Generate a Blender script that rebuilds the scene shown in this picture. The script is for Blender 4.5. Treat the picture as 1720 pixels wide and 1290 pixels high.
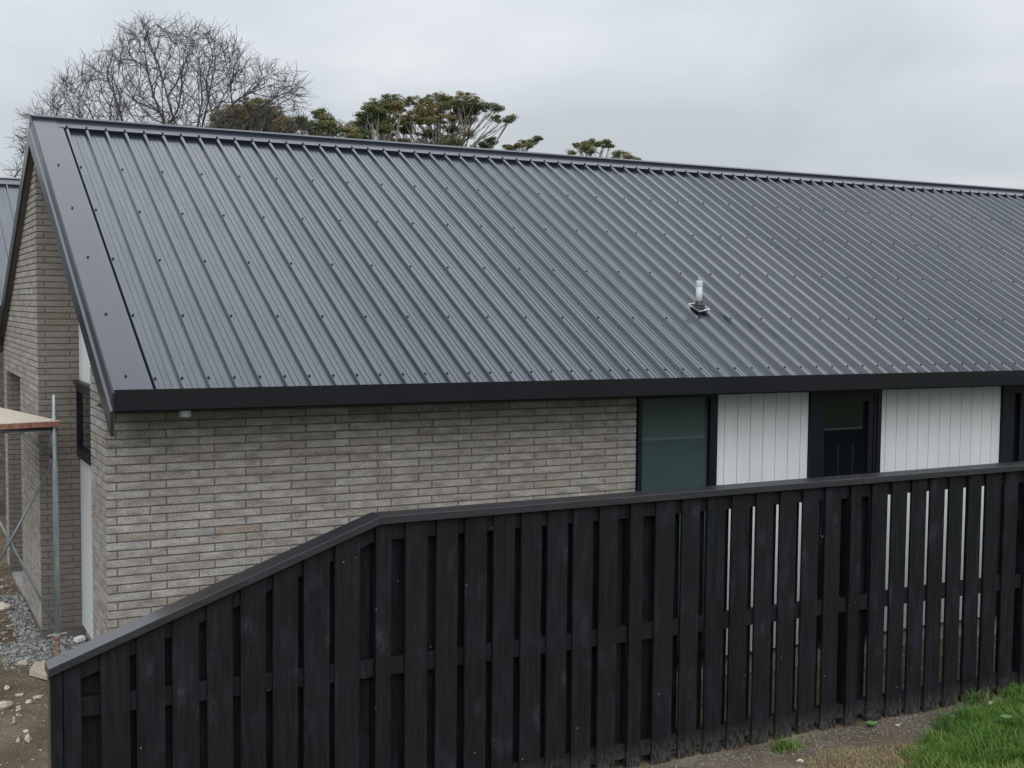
import bpy, math, random
import numpy as np
from mathutils import Vector, Matrix, noise
random.seed(7); rng = np.random.default_rng(7)
scene = bpy.context.scene
for o in list(bpy.data.objects): bpy.data.objects.remove(o)
col = scene.collection

# ------------------------------------------------------------------ camera
cam_d = bpy.data.cameras.new('camera'); cam = bpy.data.objects.new('camera', cam_d); col.objects.link(cam)
scene.camera = cam
YAW, PITCH, ROLL = 0.47820164, -0.06287374, 0.00966734
CAM = Vector((-1.232893, -7.737398, 3.018450)); FPX = 2066.8815
cy, sy = math.cos(YAW), math.sin(YAW); cp, sp = math.cos(PITCH), math.sin(PITCH)
_f = Vector((sy*cp, cy*cp, sp)); _r = Vector((cy, -sy, 0)); _u = _r.cross(_f)
_c, _s = math.cos(ROLL), math.sin(ROLL)
_r2 = _c*_r + _s*_u; _u2 = -_s*_r + _c*_u
m = Matrix((( _r2.x, _u2.x, -_f.x, CAM.x), (_r2.y, _u2.y, -_f.y, CAM.y), (_r2.z, _u2.z, -_f.z, CAM.z), (0, 0, 0, 1)))
cam.matrix_world = m
cam_d.sensor_fit = 'HORIZONTAL'; cam_d.sensor_width = 36; cam_d.lens = FPX/1720*36
cam_d.clip_start = 0.05; cam_d.clip_end = 3000

def pix(P):
    d = Vector(P) - CAM; z = d.dot(_f)
    return 860 + FPX*d.dot(_r2)/z, 645 - FPX*d.dot(_u2)/z, z
def ray(x, y):
    return _r2*((x-860)/FPX) + _u2*(-(y-645)/FPX) + _f
def far_point(x, y, depth): return CAM + ray(x, y)*depth

# ------------------------------------------------------------------ sky and sun (overcast day)
SUN_DIR = Vector((-0.28, -0.85, 0.66)).normalized()
SKY_STRENGTH = 0.1
world = bpy.data.worlds.new('World'); scene.world = world; world.use_nodes = True
nt = world.node_tree; N = nt.nodes; L = nt.links
for n in list(N): N.remove(n)
out = N.new('ShaderNodeOutputWorld'); bg = N.new('ShaderNodeBackground'); bg.inputs['Strength'].default_value = SKY_STRENGTH
L.new(bg.outputs[0], out.inputs[0])
sky = N.new('ShaderNodeTexSky'); sky.sky_type = 'NISHITA'; sky.sun_disc = False
sky.sun_elevation = math.asin(SUN_DIR.z); sky.sun_rotation = math.atan2(SUN_DIR.x, SUN_DIR.y)
tc = N.new('ShaderNodeTexCoord')
sep = N.new('ShaderNodeSeparateXYZ'); L.new(tc.outputs['Generated'], sep.inputs[0])
def wmath(op, a, b=None, clamp=False):
    n = N.new('ShaderNodeMath'); n.operation = op; n.use_clamp = clamp
    for i, v in enumerate((a, b)):
        if v is None: continue
        if isinstance(v, (int, float)): n.inputs[i].default_value = v
        else: L.new(v, n.inputs[i])
    return n.outputs[0]
zc = wmath('MAXIMUM', sep.outputs['Z'], 0.0)
grad = wmath('ADD', wmath('MULTIPLY', wmath('POWER', zc, 0.75), 8.3), 5.2)       # overcast: brighter towards the zenith
# the cloud is thinner round the hidden sun
dsun = wmath('ADD', wmath('ADD', wmath('MULTIPLY', sep.outputs['X'], SUN_DIR.x), wmath('MULTIPLY', sep.outputs['Y'], SUN_DIR.y)), wmath('MULTIPLY', sep.outputs['Z'], SUN_DIR.z))
grad = wmath('MULTIPLY', grad, wmath('ADD', 1.0, wmath('MULTIPLY', wmath('POWER', wmath('MAXIMUM', dsun, 0.0), 2.0), 0.6)))
# cloud layer: project the view direction on a plane overhead so that clouds flatten towards the horizon
den = wmath('ADD', zc, 0.22)
cx_ = wmath('DIVIDE', sep.outputs['X'], den); cy_ = wmath('DIVIDE', sep.outputs['Y'], den)
comb = N.new('ShaderNodeCombineXYZ'); L.new(cx_, comb.inputs[0]); L.new(cy_, comb.inputs[1])
n1 = N.new('ShaderNodeTexNoise'); n1.inputs['Scale'].default_value = 1.5; n1.inputs['Detail'].default_value = 6; n1.inputs['Roughness'].default_value = 0.5; n1.inputs['Distortion'].default_value = 0.4
n2 = N.new('ShaderNodeTexNoise'); n2.inputs['Scale'].default_value = 0.7; n2.inputs['Detail'].default_value = 3
L.new(comb.outputs[0], n1.inputs['Vector']); L.new(comb.outputs[0], n2.inputs['Vector'])
cl = wmath('ADD', wmath('MULTIPLY', n1.outputs[0], 0.6), wmath('MULTIPLY', n2.outputs[0], 0.4))
rmp = N.new('ShaderNodeValToRGB'); L.new(cl, rmp.inputs[0])
rmp.color_ramp.elements[0].position = 0.36; rmp.color_ramp.elements[0].color = (0.80, 0.855, 0.905, 1)
rmp.color_ramp.elements[1].position = 0.62; rmp.color_ramp.elements[1].color = (1.10, 1.135, 1.17, 1)
e = rmp.color_ramp.elements.new(0.48); e.color = (0.90, 0.96, 1.02, 1)
mul = N.new('ShaderNodeVectorMath'); mul.operation = 'SCALE'; L.new(rmp.outputs[0], mul.inputs[0]); L.new(grad, mul.inputs['Scale'])
mx = N.new('ShaderNodeMixRGB'); mx.inputs[0].default_value = 0.93; L.new(sky.outputs[0], mx.inputs[1]); L.new(mul.outputs[0], mx.inputs[2])
L.new(mx.outputs[0], bg.inputs['Color'])
sun_d = bpy.data.lights.new('sun', 'SUN'); sun_d.energy = 1.5; sun_d.angle = math.radians(50); sun_d.color = (1, 0.97, 0.93)
sun = bpy.data.objects.new('sun', sun_d); col.objects.link(sun); sun.rotation_euler = SUN_DIR.to_track_quat('Z', 'Y').to_euler()
sun.location = (0, 0, 30)
scene.view_settings.view_transform = 'Standard'; scene.view_settings.look = 'None'
scene.view_settings.exposure = 0.0; scene.view_settings.gamma = 1.0; scene.view_settings.use_curve_mapping = False
scene.render.engine = 'CYCLES'

# ------------------------------------------------------------------ materials
class Mat:
    def __init__(s, name, color=(0.5, 0.5, 0.5), rough=0.6, metal=0.0, spec=0.5):
        s.m = bpy.data.materials.new(name); s.m.use_nodes = True; s.t = s.m.node_tree
        s.b = s.t.nodes['Principled BSDF']
        s.b.inputs['Base Color'].default_value = (*color, 1); s.b.inputs['Roughness'].default_value = rough
        s.b.inputs['Metallic'].default_value = metal; s.b.inputs['Specular IOR Level'].default_value = spec
        s._pos = None
    def n(s, typ, **kw):
        n = s.t.nodes.new(typ)
        for k, v in kw.items():
            if hasattr(n, k): setattr(n, k, v)
            else: n.inputs[k.replace('_', ' ')].default_value = v
        return n
    def link(s, a, b): s.t.links.new(a, b)
    def pos(s):
        if s._pos is None: s._pos = s.n('ShaderNodeNewGeometry').outputs['Position']
        return s._pos
    def mapped(s, scale):
        v = s.n('ShaderNodeVectorMath', operation='MULTIPLY'); s.link(s.pos(), v.inputs[0]); v.inputs[1].default_value = scale
        return v.outputs[0]
    def noise(s, scale, detail=4, rough=0.5, vec=None, dist=0):
        n = s.n('ShaderNodeTexNoise'); n.inputs['Scale'].default_value = scale; n.inputs['Detail'].default_value = detail
        n.inputs['Roughness'].default_value = rough; n.inputs['Distortion'].default_value = dist
        s.link(vec if vec is not None else s.pos(), n.inputs['Vector']); return n.outputs[0]
    def ramp(s, fac, stops):
        r = s.n('ShaderNodeValToRGB'); s.link(fac, r.inputs[0]); e = r.color_ramp.elements
        while len(e) < len(stops): e.new(0.5)
        for el, (p, c) in zip(e, stops):
            el.position = p; el.color = (*c, 1) if len(c) == 3 else c
        return r.outputs[0]
    def mix(s, fac, a, b, mode='MIX'):
        n = s.n('ShaderNodeMixRGB', blend_type=mode)
        for i, v in ((0, fac), (1, a), (2, b)):
            if isinstance(v, (int, float)): n.inputs[i].default_value = v
            elif isinstance(v, tuple): n.inputs[i].default_value = (*v, 1)
            else: s.link(v, n.inputs[i])
        return n.outputs[0]
    def math(s, op, a, b=0.0, clamp=False):
        n = s.n('ShaderNodeMath', operation=op, use_clamp=clamp)
        for i, v in enumerate((a, b)):
            if isinstance(v, (int, float)): n.inputs[i].default_value = v
            else: s.link(v, n.inputs[i])
        return n.outputs[0]
    def rnd(s):
        oi = s.n('ShaderNodeObjectInfo'); at = s.n('ShaderNodeAttribute', attribute_name='rnd')
        return s.math('FRACT', s.math('ADD', oi.outputs['Random'], at.outputs['Fac']))
    def color(s, c): s.link(c, s.b.inputs['Base Color'])
    def rough(s, c): s.link(c, s.b.inputs['Roughness'])
    def bump(s, h, strength=0.3, dist=0.01):
        b = s.n('ShaderNodeBump'); b.inputs['Strength'].default_value = strength; b.inputs['Distance'].default_value = dist
        s.link(h, b.inputs['Height']); s.link(b.outputs[0], s.b.inputs['Normal'])

def g(v): return (v, v, v)
def brick_material(name, k=1.0, stain_shade=False):
    M = Mat(name, rough=0.85, spec=0.3)
    r = M.rnd()
    base = M.ramp(r, [(0.0, (0.40*k, 0.370*k, 0.330*k)), (0.18, (0.46*k, 0.434*k, 0.393*k)), (0.4, (0.42*k, 0.380*k, 0.336*k)),
                      (0.6, (0.52*k, 0.487*k, 0.455*k)), (0.8, (0.45*k, 0.429*k, 0.403*k)), (0.93, (0.52*k, 0.497*k, 0.470*k)), (1.0, (0.43*k, 0.361*k, 0.297*k))])
    cloud = M.noise(7, 3, 0.6, M.mapped((1, 1, 2.5)))
    base = M.mix(0.8, base, M.ramp(cloud, [(0.3, g(0.22)), (0.7, g(0.80))]), 'SOFT_LIGHT')
    tint = M.noise(3.1, 2); base = M.mix(M.ramp(tint, [(0.54, g(0)), (0.74, g(0.45))]), base, (0.40*k, 0.32*k, 0.25*k))
    pits = M.noise(160, 2, 0.6, M.mapped((0.6, 0.6, 0.9)))
    dark = M.ramp(pits, [(0.34, g(0.40)), (0.47, g(1))])
    base = M.mix(1.0, base, dark, 'MULTIPLY')
    fine = M.noise(420, 2); base = M.mix(0.5, base, M.ramp(fine, [(0.3, g(0.3)), (0.7, g(0.72))]), 'OVERLAY')
    if stain_shade:
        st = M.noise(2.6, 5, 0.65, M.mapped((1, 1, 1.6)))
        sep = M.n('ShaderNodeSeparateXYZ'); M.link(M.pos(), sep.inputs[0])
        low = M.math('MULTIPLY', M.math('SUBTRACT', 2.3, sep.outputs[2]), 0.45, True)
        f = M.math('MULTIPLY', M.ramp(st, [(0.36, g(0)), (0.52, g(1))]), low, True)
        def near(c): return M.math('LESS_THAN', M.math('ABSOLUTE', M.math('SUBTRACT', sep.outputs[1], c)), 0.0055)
        face = M.math('MAXIMUM', near(3.44), near(6.27))       # the two recess faces: mortar smears, plus recess shade painted into the brick colour
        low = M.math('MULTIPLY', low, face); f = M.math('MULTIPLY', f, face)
        base = M.mix(M.math('MULTIPLY', face, 0.72), base, (0.135, 0.118, 0.10))  # whole-face darkening carries the recess shade as well as staining
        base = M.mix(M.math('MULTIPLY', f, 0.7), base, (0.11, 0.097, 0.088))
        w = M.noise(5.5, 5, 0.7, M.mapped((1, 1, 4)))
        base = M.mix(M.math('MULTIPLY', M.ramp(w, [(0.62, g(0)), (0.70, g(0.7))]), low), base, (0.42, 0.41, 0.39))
    M.color(base); M.bump(pits, 0.5, 0.004); return M.m
MB = brick_material('brick_clay', 0.605); MBS = brick_material('brick_clay_stained_shaded', 0.68, True)
M = Mat('mortar', rough=0.95); M.color(M.ramp(M.noise(60, 3), [(0.3, (0.085, 0.08, 0.073)), (0.7, (0.13, 0.123, 0.113))])); M_MORTAR = M.m

def metal_paint(name, c, rough, streak=True, ior=1.5, coat=0):
    M = Mat(name, c, rough, 0.0, 0.5); M.b.inputs['IOR'].default_value = ior
    if coat: M.b.inputs['Coat Weight'].default_value = 1.0; M.b.inputs['Coat IOR'].default_value = coat; M.b.inputs['Coat Roughness'].default_value = rough*0.8
    a = M.noise(0.8, 3, 0.5, M.mapped((1, 0.25, 0.25)))
    base = M.mix(a, tuple(x*0.88 for x in c), tuple(x*1.14 for x in c))
    if streak:
        d = M.noise(5, 4, 0.6, M.mapped((1, 0.3, 0.3))); base = M.mix(M.ramp(d, [(0.5, g(0)), (0.8, g(0.3))]), base, tuple(x*1.5+0.01 for x in c))
    M.color(base)
    ro = M.ramp(M.noise(1.7, 3), [(0.3, g(rough-0.03)), (0.7, g(rough+0.06))])
    if coat and streak:          # every sheet differs a little, faint water streaks run down the slope
        oi = M.n('ShaderNodeObjectInfo'); ro = M.math('ADD', ro, M.math('MULTIPLY', oi.outputs['Random'], 0.07))
        stq = M.noise(3.0, 5, 0.6, M.mapped((9, 0.5, 0.5))); wgt = M.math('ADD', M.math('MULTIPLY', oi.outputs['Random'], 0.16), M.math('MULTIPLY', M.ramp(stq, [(0.42, g(0)), (0.68, g(1))]), 0.22))
        M.link(M.math('SUBTRACT', 1.0, wgt), M.b.inputs['Coat Weight'])
    M.rough(ro)
    M.bump(M.noise(2.2, 1), 0.08, 0.02); return M.m
M_ROOF = metal_paint('roof_paint', (0.013, 0.019, 0.029), 0.25, True, 1.6, 1.72); M_ROOF.node_tree.nodes['Principled BSDF'].inputs['Specular IOR Level'].default_value = 0.42; M_ROOF.node_tree.nodes['Principled BSDF'].inputs['Specular Tint'].default_value = (0.84, 0.93, 1, 1)
M_FLASH = metal_paint('flashing_paint', (0.020, 0.025, 0.039), 0.27, False, 1.5, 1.42)
M_GUT = metal_paint('gutter_paint', (0.006, 0.0068, 0.009), 0.42, False, 1.3)
M_BARGE = metal_paint('barge_paint', (0.012, 0.015, 0.021), 0.30, False, 1.4)
M_SCREW = Mat('screw_head', (0.012, 0.012, 0.014), 0.5).m
M_FRAME = metal_paint('joinery_black', (0.006, 0.007, 0.014), 0.4, False, 1.35)
M = Mat('white_cladding', (0.62, 0.65, 0.65), 0.55)
M.color(M.mix(M.ramp(M.noise(2.5, 4, 0.5, M.mapped((2, 2, 0.4))), [(0.35, g(0)), (0.7, g(1))]), (0.59, 0.625, 0.63), (0.64, 0.67, 0.675))); M_CLAD = M.m
M = Mat('soffit_paint', (0.30, 0.28, 0.25), 0.7); M_SOFFIT = M.m
M = Mat('plaster_base', (0.3, 0.3, 0.29), 0.9); M.color(M.ramp(M.noise(12, 5), [(0.3, (0.22, 0.215, 0.2)), (0.7, (0.38, 0.375, 0.36))])); M_PLAST = M.m
def glass(name, c, rough=0.02):
    M = Mat(name, c, rough, 0, 0.5); M.b.inputs['IOR'].default_value = 1.5
    M.b.inputs['Coat Weight'].default_value = 0.15; M.b.inputs['Coat Roughness'].default_value = 0.01
    M.color(M.mix(M.noise(1.3, 2), tuple(x*0.8 for x in c), tuple(x*1.25 for x in c))); M.bump(M.noise(1.5, 1), 0.02, 0.02); return M.m
M_GLASS_T = glass('glass_teal', (0.046, 0.072, 0.072)); M_GLASS_D = glass('glass_dark', (0.006, 0.008, 0.010))
M_PVC = Mat('pvc', (0.44, 0.48, 0.49), 0.4).m
M_RUB = Mat('black_rubber', (0.012, 0.012, 0.014), 0.5).m
M_ALU = Mat('aluminium_flange', (0.75, 0.76, 0.78), 0.3, 0.8).m

def fence_material():
    M = Mat('black_stained_timber', rough=0.6, spec=0.16)
    oi = M.n('ShaderNodeObjectInfo')
    off = M.n('ShaderNodeVectorMath', operation='SCALE'); cb = M.n('ShaderNodeCombineXYZ')
    M.link(oi.outputs['Random'], cb.inputs[0]); M.link(oi.outputs['Random'], cb.inputs[2]); M.link(cb.outputs[0], off.inputs[0]); off.inputs['Scale'].default_value = 37
    add = M.n('ShaderNodeVectorMath', operation='ADD'); M.link(M.pos(), add.inputs[0]); M.link(off.outputs[0], add.inputs[1])
    sc = M.n('ShaderNodeVectorMath', operation='MULTIPLY'); M.link(add.outputs[0], sc.inputs[0]); sc.inputs[1].default_value = (26, 26, 1.6)
    grain = M.noise(1.6, 6, 0.65, sc.outputs[0], 0.8)
    sc2 = M.n('ShaderNodeVectorMath', operation='MULTIPLY'); M.link(add.outputs[0], sc2.inputs[0]); sc2.inputs[1].default_value = (1, 1, 0.45)
    wave = M.n('ShaderNodeTexVoronoi'); wave.inputs['Scale'].default_value = 6.0
    dn = M.n('ShaderNodeTexNoise'); dn.inputs['Scale'].default_value = 9; dn.inputs['Detail'].default_value = 3; M.link(sc2.outputs[0], dn.inputs['Vector'])
    dm = M.n('ShaderNodeVectorMath', operation='MULTIPLY_ADD'); M.link(dn.outputs['Color'], dm.inputs[0]); dm.inputs[1].default_value = (0.11, 0.11, 0.11); M.link(sc2.outputs[0], dm.inputs[2]); M.link(dm.outputs[0], wave.inputs['Vector'])
    knot = M.ramp(wave.outputs['Distance'], [(0.0, g(0.9)), (0.05, g(0.3)), (0.09, g(1)), (0.15, g(0.2)), (0.20, g(0.35)), (0.27, g(0))])
    blot = M.noise(4.5, 5, 0.6, sc2.outputs[0], 1.2)
    base = M.mix(oi.outputs['Random'], (0.0040, 0.0045, 0.0062), (0.0070, 0.0068, 0.0083))
    base = M.mix(M.ramp(grain, [(0.42, g(0)), (0.66, g(0.85))]), base, (0.0135, 0.0135, 0.0165))
    km = M.math('MULTIPLY', knot, M.ramp(blot, [(0.38, g(0)), (0.55, g(1))]))
    base = M.mix(M.math('MULTIPLY', km, 0.6), base, (0.040, 0.038, 0.048))
    base = M.mix(M.ramp(blot, [(0.54, g(0)), (0.70, g(0.6))]), base, (0.017, 0.018, 0.027))
    # splashed dirt near the ground, paint specks
    sep = M.n('ShaderNodeSeparateXYZ'); M.link(M.pos(), sep.inputs[0])
    low = M.math('SUBTRACT', 1.0, M.math('MULTIPLY', M.math('SUBTRACT', sep.outputs[2], 0.08), 5.5, True), True)
    sp_ = M.noise(30, 5, 0.7, M.mapped((2.2, 2.2, 0.8)))
    base = M.mix(M.math('MULTIPLY', low, M.ramp(sp_, [(0.40, g(0)), (0.62, g(0.9))])), base, (0.085, 0.08, 0.072))
    v2 = M.n('ShaderNodeTexVoronoi'); v2.inputs['Scale'].default_value = 7; M.link(add.outputs[0], v2.inputs['Vector'])
    base = M.mix(M.ramp(v2.outputs['Distance'], [(0.0, g(0.8)), (0.022, g(0.8)), (0.03, g(0))]), base, (0.25, 0.24, 0.25))
    M.color(base); M.bump(M.math('ADD', grain, M.math('MULTIPLY', knot, 0.7)), 0.35, 0.004)
    M.rough(M.ramp(blot, [(0.3, g(0.5)), (0.7, g(0.68))])); return M.m
M_FENCE = fence_material()
M = Mat('cap_stain', (0.045, 0.043, 0.048), 0.36); M.b.inputs['IOR'].default_value = 1.5; M.b.inputs['Coat Weight'].default_value = 0.75; M.b.inputs['Coat Roughness'].default_value = 0.22; M.b.inputs['Coat IOR'].default_value = 1.5
c = M.mix(M.ramp(M.noise(5, 6, 0.65, M.mapped((0.5, 5, 5))), [(0.35, g(0)), (0.7, g(1))]), (0.006, 0.006, 0.010), (0.018, 0.017, 0.024))
c = M.mix(M.ramp(M.noise(40, 5, 0.7), [(0.62, g(0)), (0.72, g(0.35))]), c, (0.16, 0.14, 0.12)); M.color(c); M.bump(M.noise(30, 4, 0.6, M.mapped((0.3, 4, 4))), 0.25, 0.004); M_CAP = M.m
M = Mat('end_timber', (0.09, 0.065, 0.04), 0.8); M_ENDT = M.m
M = Mat('galvanised', (0.42, 0.47, 0.49), 0.42, 0.55)
c = M.ramp(M.noise(22, 4, 0.6, M.mapped((1, 1, 0.25))), [(0.35, (0.26, 0.33, 0.35)), (0.6, (0.40, 0.45, 0.47)), (0.8, (0.66, 0.67, 0.65))]); M.color(c); M_GALV = M.m
M_DGALV = Mat('dark_steel', (0.13, 0.14, 0.16), 0.45, 0.5).m
M = Mat('rust', (0.3, 0.14, 0.07), 0.85); M.color(M.ramp(M.noise(40, 4), [(0.3, (0.14, 0.06, 0.035)), (0.7, (0.36, 0.20, 0.11))])); M_RUST = M.m
M = Mat('plank_timber', (0.5, 0.42, 0.33), 0.8)
c = M.ramp(M.noise(20, 5, 0.6, M.mapped((6, 0.5, 6))), [(0.3, (0.42, 0.36, 0.28)), (0.7, (0.62, 0.55, 0.46))]); M.color(c); M_PLANK = M.m
M = Mat('plank_edge', (0.28, 0.13, 0.09), 0.8); M.color(M.ramp(M.noise(30, 4), [(0.3, (0.16, 0.07, 0.05)), (0.7, (0.30, 0.15, 0.11))])); M_PLANKE = M.m
def stone_mat(name, a, b):
    M = Mat(name, a, 0.9); r = M.rnd()
    c = M.mix(r, a, b); c = M.mix(0.6, c, M.ramp(M.noise(45, 5, 0.65), [(0.3, g(0.25)), (0.7, g(0.75))]), 'OVERLAY'); M.color(c); M.bump(M.noise(60, 4), 0.5, 0.01); return M.m
M_STONE = stone_mat('pale_stone', (0.36, 0.31, 0.24), (0.50, 0.46, 0.40)); M_GRAV = stone_mat('grey_gravel', (0.10, 0.105, 0.105), (0.34, 0.35, 0.35))
M_RUBB = stone_mat('brown_rubble', (0.14, 0.115, 0.09), (0.33, 0.29, 0.23)); M_FGR = stone_mat('foot_gravel', (0.06, 0.055, 0.05), (0.20, 0.19, 0.175)); M_GREY = stone_mat('grey_stone', (0.2, 0.19, 0.18), (0.3, 0.29, 0.27))
def leaf_mat(name, stops, rough=0.6, trans=0.25):
    M = Mat(name, (0.1, 0.1, 0.1), rough, spec=0.3); at = M.n('ShaderNodeAttribute', attribute_name='rnd')
    M.color(M.ramp(at.outputs['Fac'], stops)); return M.m
M_BARK = Mat('bare_bark', (0.075, 0.068, 0.066), 0.9).m
M_TWIG = Mat('twig_bark', (0.060, 0.052, 0.052), 0.9).m
M_GUMB = Mat('gum_bark', (0.19, 0.17, 0.15), 0.85).m

# ground
M = Mat('ground_surface', rough=0.95, spec=0.2)
sep = M.n('ShaderNodeSeparateXYZ'); M.link(M.pos(), sep.inputs[0])
dirt = M.ramp(M.noise(2.2, 6, 0.62), [(0.3, (0.080, 0.058, 0.038)), (0.52, (0.135, 0.104, 0.073)), (0.72, (0.200, 0.163, 0.122))])
dirt = M.mix(0.75, dirt, M.ramp(M.noise(45, 6, 0.7), [(0.3, g(0.18)), (0.7, g(0.8))]), 'OVERLAY')
wet = M.ramp(M.noise(1.4, 4, 0.6), [(0.5, g(0)), (0.62, g(0.5))]); dirt = M.mix(wet, dirt, (0.085, 0.058, 0.038))
fieldn = M.noise(0.35, 5, 0.6)
grass = M.ramp(M.noise(9, 6, 0.7), [(0.3, (0.030, 0.048, 0.016)), (0.7, (0.065, 0.085, 0.030))])
fy = M.math('MULTIPLY', M.math('SUBTRACT', -1.75, M.math('ADD', sep.outputs[1], M.math('MULTIPLY', M.noise(1.6, 4), 0.9))), 3.0, True)
fx = M.math('MULTIPLY', M.math('SUBTRACT', M.math('ADD', M.math('ADD', sep.outputs[0], M.math('MULTIPLY', sep.outputs[1], -1.6)), M.math('MULTIPLY', M.noise(5, 4), 0.5)), 7.95), 4.0, True)
fy2 = M.math('MULTIPLY', M.math('SUBTRACT', -3.6, sep.outputs[1]), 2.0, True)
gm = M.math('MAXIMUM', M.math('MULTIPLY', fx, M.math('MULTIPLY', M.math('SUBTRACT', -1.35, sep.outputs[1]), 8.0, True)), fy2)
farm = M.math('MULTIPLY', M.math('SUBTRACT', sep.outputs[1], 13.0), 0.5, True)
gm = M.math('MAXIMUM', gm, farm)
M.color(M.mix(gm, dirt, grass)); M.bump(M.noise(70, 6, 0.7), 0.6, 0.02); M_GROUND = M.m

# ------------------------------------------------------------------ geometry helpers
def tag(o, label=None, cat=None, group=None, kind=None):
    if label: o['label'] = label
    if cat: o['category'] = cat
    if group: o['group'] = group
    if kind: o['kind'] = kind
    return o
def empty(name, loc=(0, 0, 0), **kw):
    o = bpy.data.objects.new(name, None); col.objects.link(o); o.location = loc; o.empty_display_size = 0.2
    bpy.context.view_layer.update() if False else None
    return tag(o, **kw)
def link(name, me, mats, parent=None, loc=None):
    o = bpy.data.objects.new(name, me); col.objects.link(o)
    if mats is not None and not me.materials:
        for mm in (mats if isinstance(mats, (list, tuple)) else [mats]): me.materials.append(mm)
    if loc is not None: o.location = loc
    if parent is not None:
        o.parent = parent
        # parents are empties/objects with pure translations: keep world placement
        pl = Vector((0, 0, 0)); q = parent
        while q is not None: pl += q.location; q = q.parent
        o.location = Vector(o.location) - pl
    return o
class G:
    """collects polygons; every add_* call may carry a material index and a random value"""
    def __init__(s): s.v = []; s.f = []; s.mi = []; s.r = []
    def add(s, vs, fs, mi=0, r=None):
        b = len(s.v); s.v.extend(vs); r = random.random() if r is None else r
        for f in fs: s.f.append(tuple(i+b for i in f)); s.mi.append(mi); s.r.append(r)
    def box(s, x0, x1, y0, y1, z0, z1, mi=0, ch=0.0):
        if ch <= 0:
            vs = [(x, y, z) for x in (x0, x1) for y in (y0, y1) for z in (z0, z1)]
            s.add(vs, [(0, 1, 3, 2), (4, 6, 7, 5), (0, 4, 5, 1), (2, 3, 7, 6), (0, 2, 6, 4), (1, 5, 7, 3)], mi)
        else:
            vs, fs = chamfer_box(x0, x1, y0, y1, z0, z1, ch); s.add(vs, fs, mi)
    def obox(s, O, A, B, C, mi=0):     # oriented box: origin and three edge vectors
        O, A, B, C = map(Vector, (O, A, B, C))
        vs = [tuple(O + A*i + B*j + C*k) for i in (0, 1) for j in (0, 1) for k in (0, 1)]
        s.add(vs, [(0, 1, 3, 2), (4, 6, 7, 5), (0, 4, 5, 1), (2, 3, 7, 6), (0, 2, 6, 4), (1, 5, 7, 3)], mi)
    def prism(s, poly, axis, a, b, mi=0):   # polygon extruded along an axis (0 x, 1 y, 2 z) from a to b
        n = len(poly)
        def P(p, t):
            q = list(p); q.insert(axis, t); return tuple(q)
        vs = [P(p, a) for p in poly] + [P(p, b) for p in poly]
        fs = [tuple(range(n)), tuple(range(2*n-1, n-1, -1))] + [(i, (i+1) % n, n+(i+1) % n, n+i) for i in range(n)]
        s.add(vs, fs, mi)
    def tube(s, pts, rad, n=10, mi=0, caps=True):
        pts = [Vector(p) for p in pts]; rads = rad if isinstance(rad, (list, tuple)) else [rad]*len(pts)
        rings = []
        for i, p in enumerate(pts):
            d = (pts[min(i+1, len(pts)-1)] - pts[max(i-1, 0)]).normalized()
            up = Vector((0, 0, 1)) if abs(d.z) < 0.9 else Vector((1, 0, 0))
            a = d.cross(up).normalized(); b = d.cross(a)
            rings.append([tuple(p + (a*math.cos(2*math.pi*k/n) + b*math.sin(2*math.pi*k/n))*rads[i]) for k in range(n)])
        vs = [v for r in rings for v in r]; fs = []
        for i in range(len(pts)-1):
            for k in range(n): fs.append((i*n+k, i*n+(k+1) % n, (i+1)*n+(k+1) % n, (i+1)*n+k))
        if caps: fs += [tuple(range(n)), tuple(range((len(pts)-1)*n+n-1, (len(pts)-1)*n-1, -1))]
        s.add(vs, fs, mi)
    def mesh(s, name, smooth=False):
        me = bpy.data.meshes.new(name); me.from_pydata(s.v, [], s.f); me.polygons.foreach_set('material_index', s.mi)
        at = me.attributes.new('rnd', 'FLOAT', 'FACE'); at.data.foreach_set('value', s.r)
        if smooth: me.polygons.foreach_set('use_smooth', [True]*len(me.polygons))
        me.update(); return me
    def build(s, name, mats, parent=None, smooth=False, outward=True):
        me = s.mesh(name, smooth)
        if outward:
            import bmesh
            bm = bmesh.new(); bm.from_mesh(me); bmesh.ops.recalc_face_normals(bm, faces=bm.faces); bm.to_mesh(me); bm.free()
        return link(name, me, mats, parent)
def chamfer_box(x0, x1, y0, y1, z0, z1, c):
    X, Y, Z = (x0, x1), (y0, y1), (z0, z1); vs = []; idx = {}
    for i in (0, 1):
        for j in (0, 1):
            for k in (0, 1):
                for a in range(3):
                    p = [X[i], Y[j], Z[k]]; sgn = (1-2*i, 1-2*j, 1-2*k)
                    for b in range(3):
                        if b != a: p[b] += sgn[b]*c
                    idx[(i, j, k, a)] = len(vs); vs.append(tuple(p))
    fs = []
    V = lambda i, j, k, a: idx[(i, j, k, a)]
    for i in (0, 1):
        fs.append((V(i, 0, 0, 0), V(i, 1, 0, 0), V(i, 1, 1, 0), V(i, 0, 1, 0)))
        fs.append((V(0, i, 0, 1), V(1, i, 0, 1), V(1, i, 1, 1), V(0, i, 1, 1)))
        fs.append((V(0, 0, i, 2), V(1, 0, i, 2), V(1, 1, i, 2), V(0, 1, i, 2)))
    for i in (0, 1):
        for j in (0, 1):
            fs.append((V(i, j, 0, 0), V(i, j, 1, 0), V(i, j, 1, 1), V(i, j, 0, 1)))
            fs.append((V(i, 0, j, 0), V(i, 1, j, 0), V(i, 1, j, 2), V(i, 0, j, 2)))
            fs.append((V(0, i, j, 1), V(1, i, j, 1), V(1, i, j, 2), V(0, i, j, 2)))
            for k in (0, 1): fs.append((V(i, j, k, 0), V(i, j, k, 1), V(i, j, k, 2)))
    return vs, fs

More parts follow.
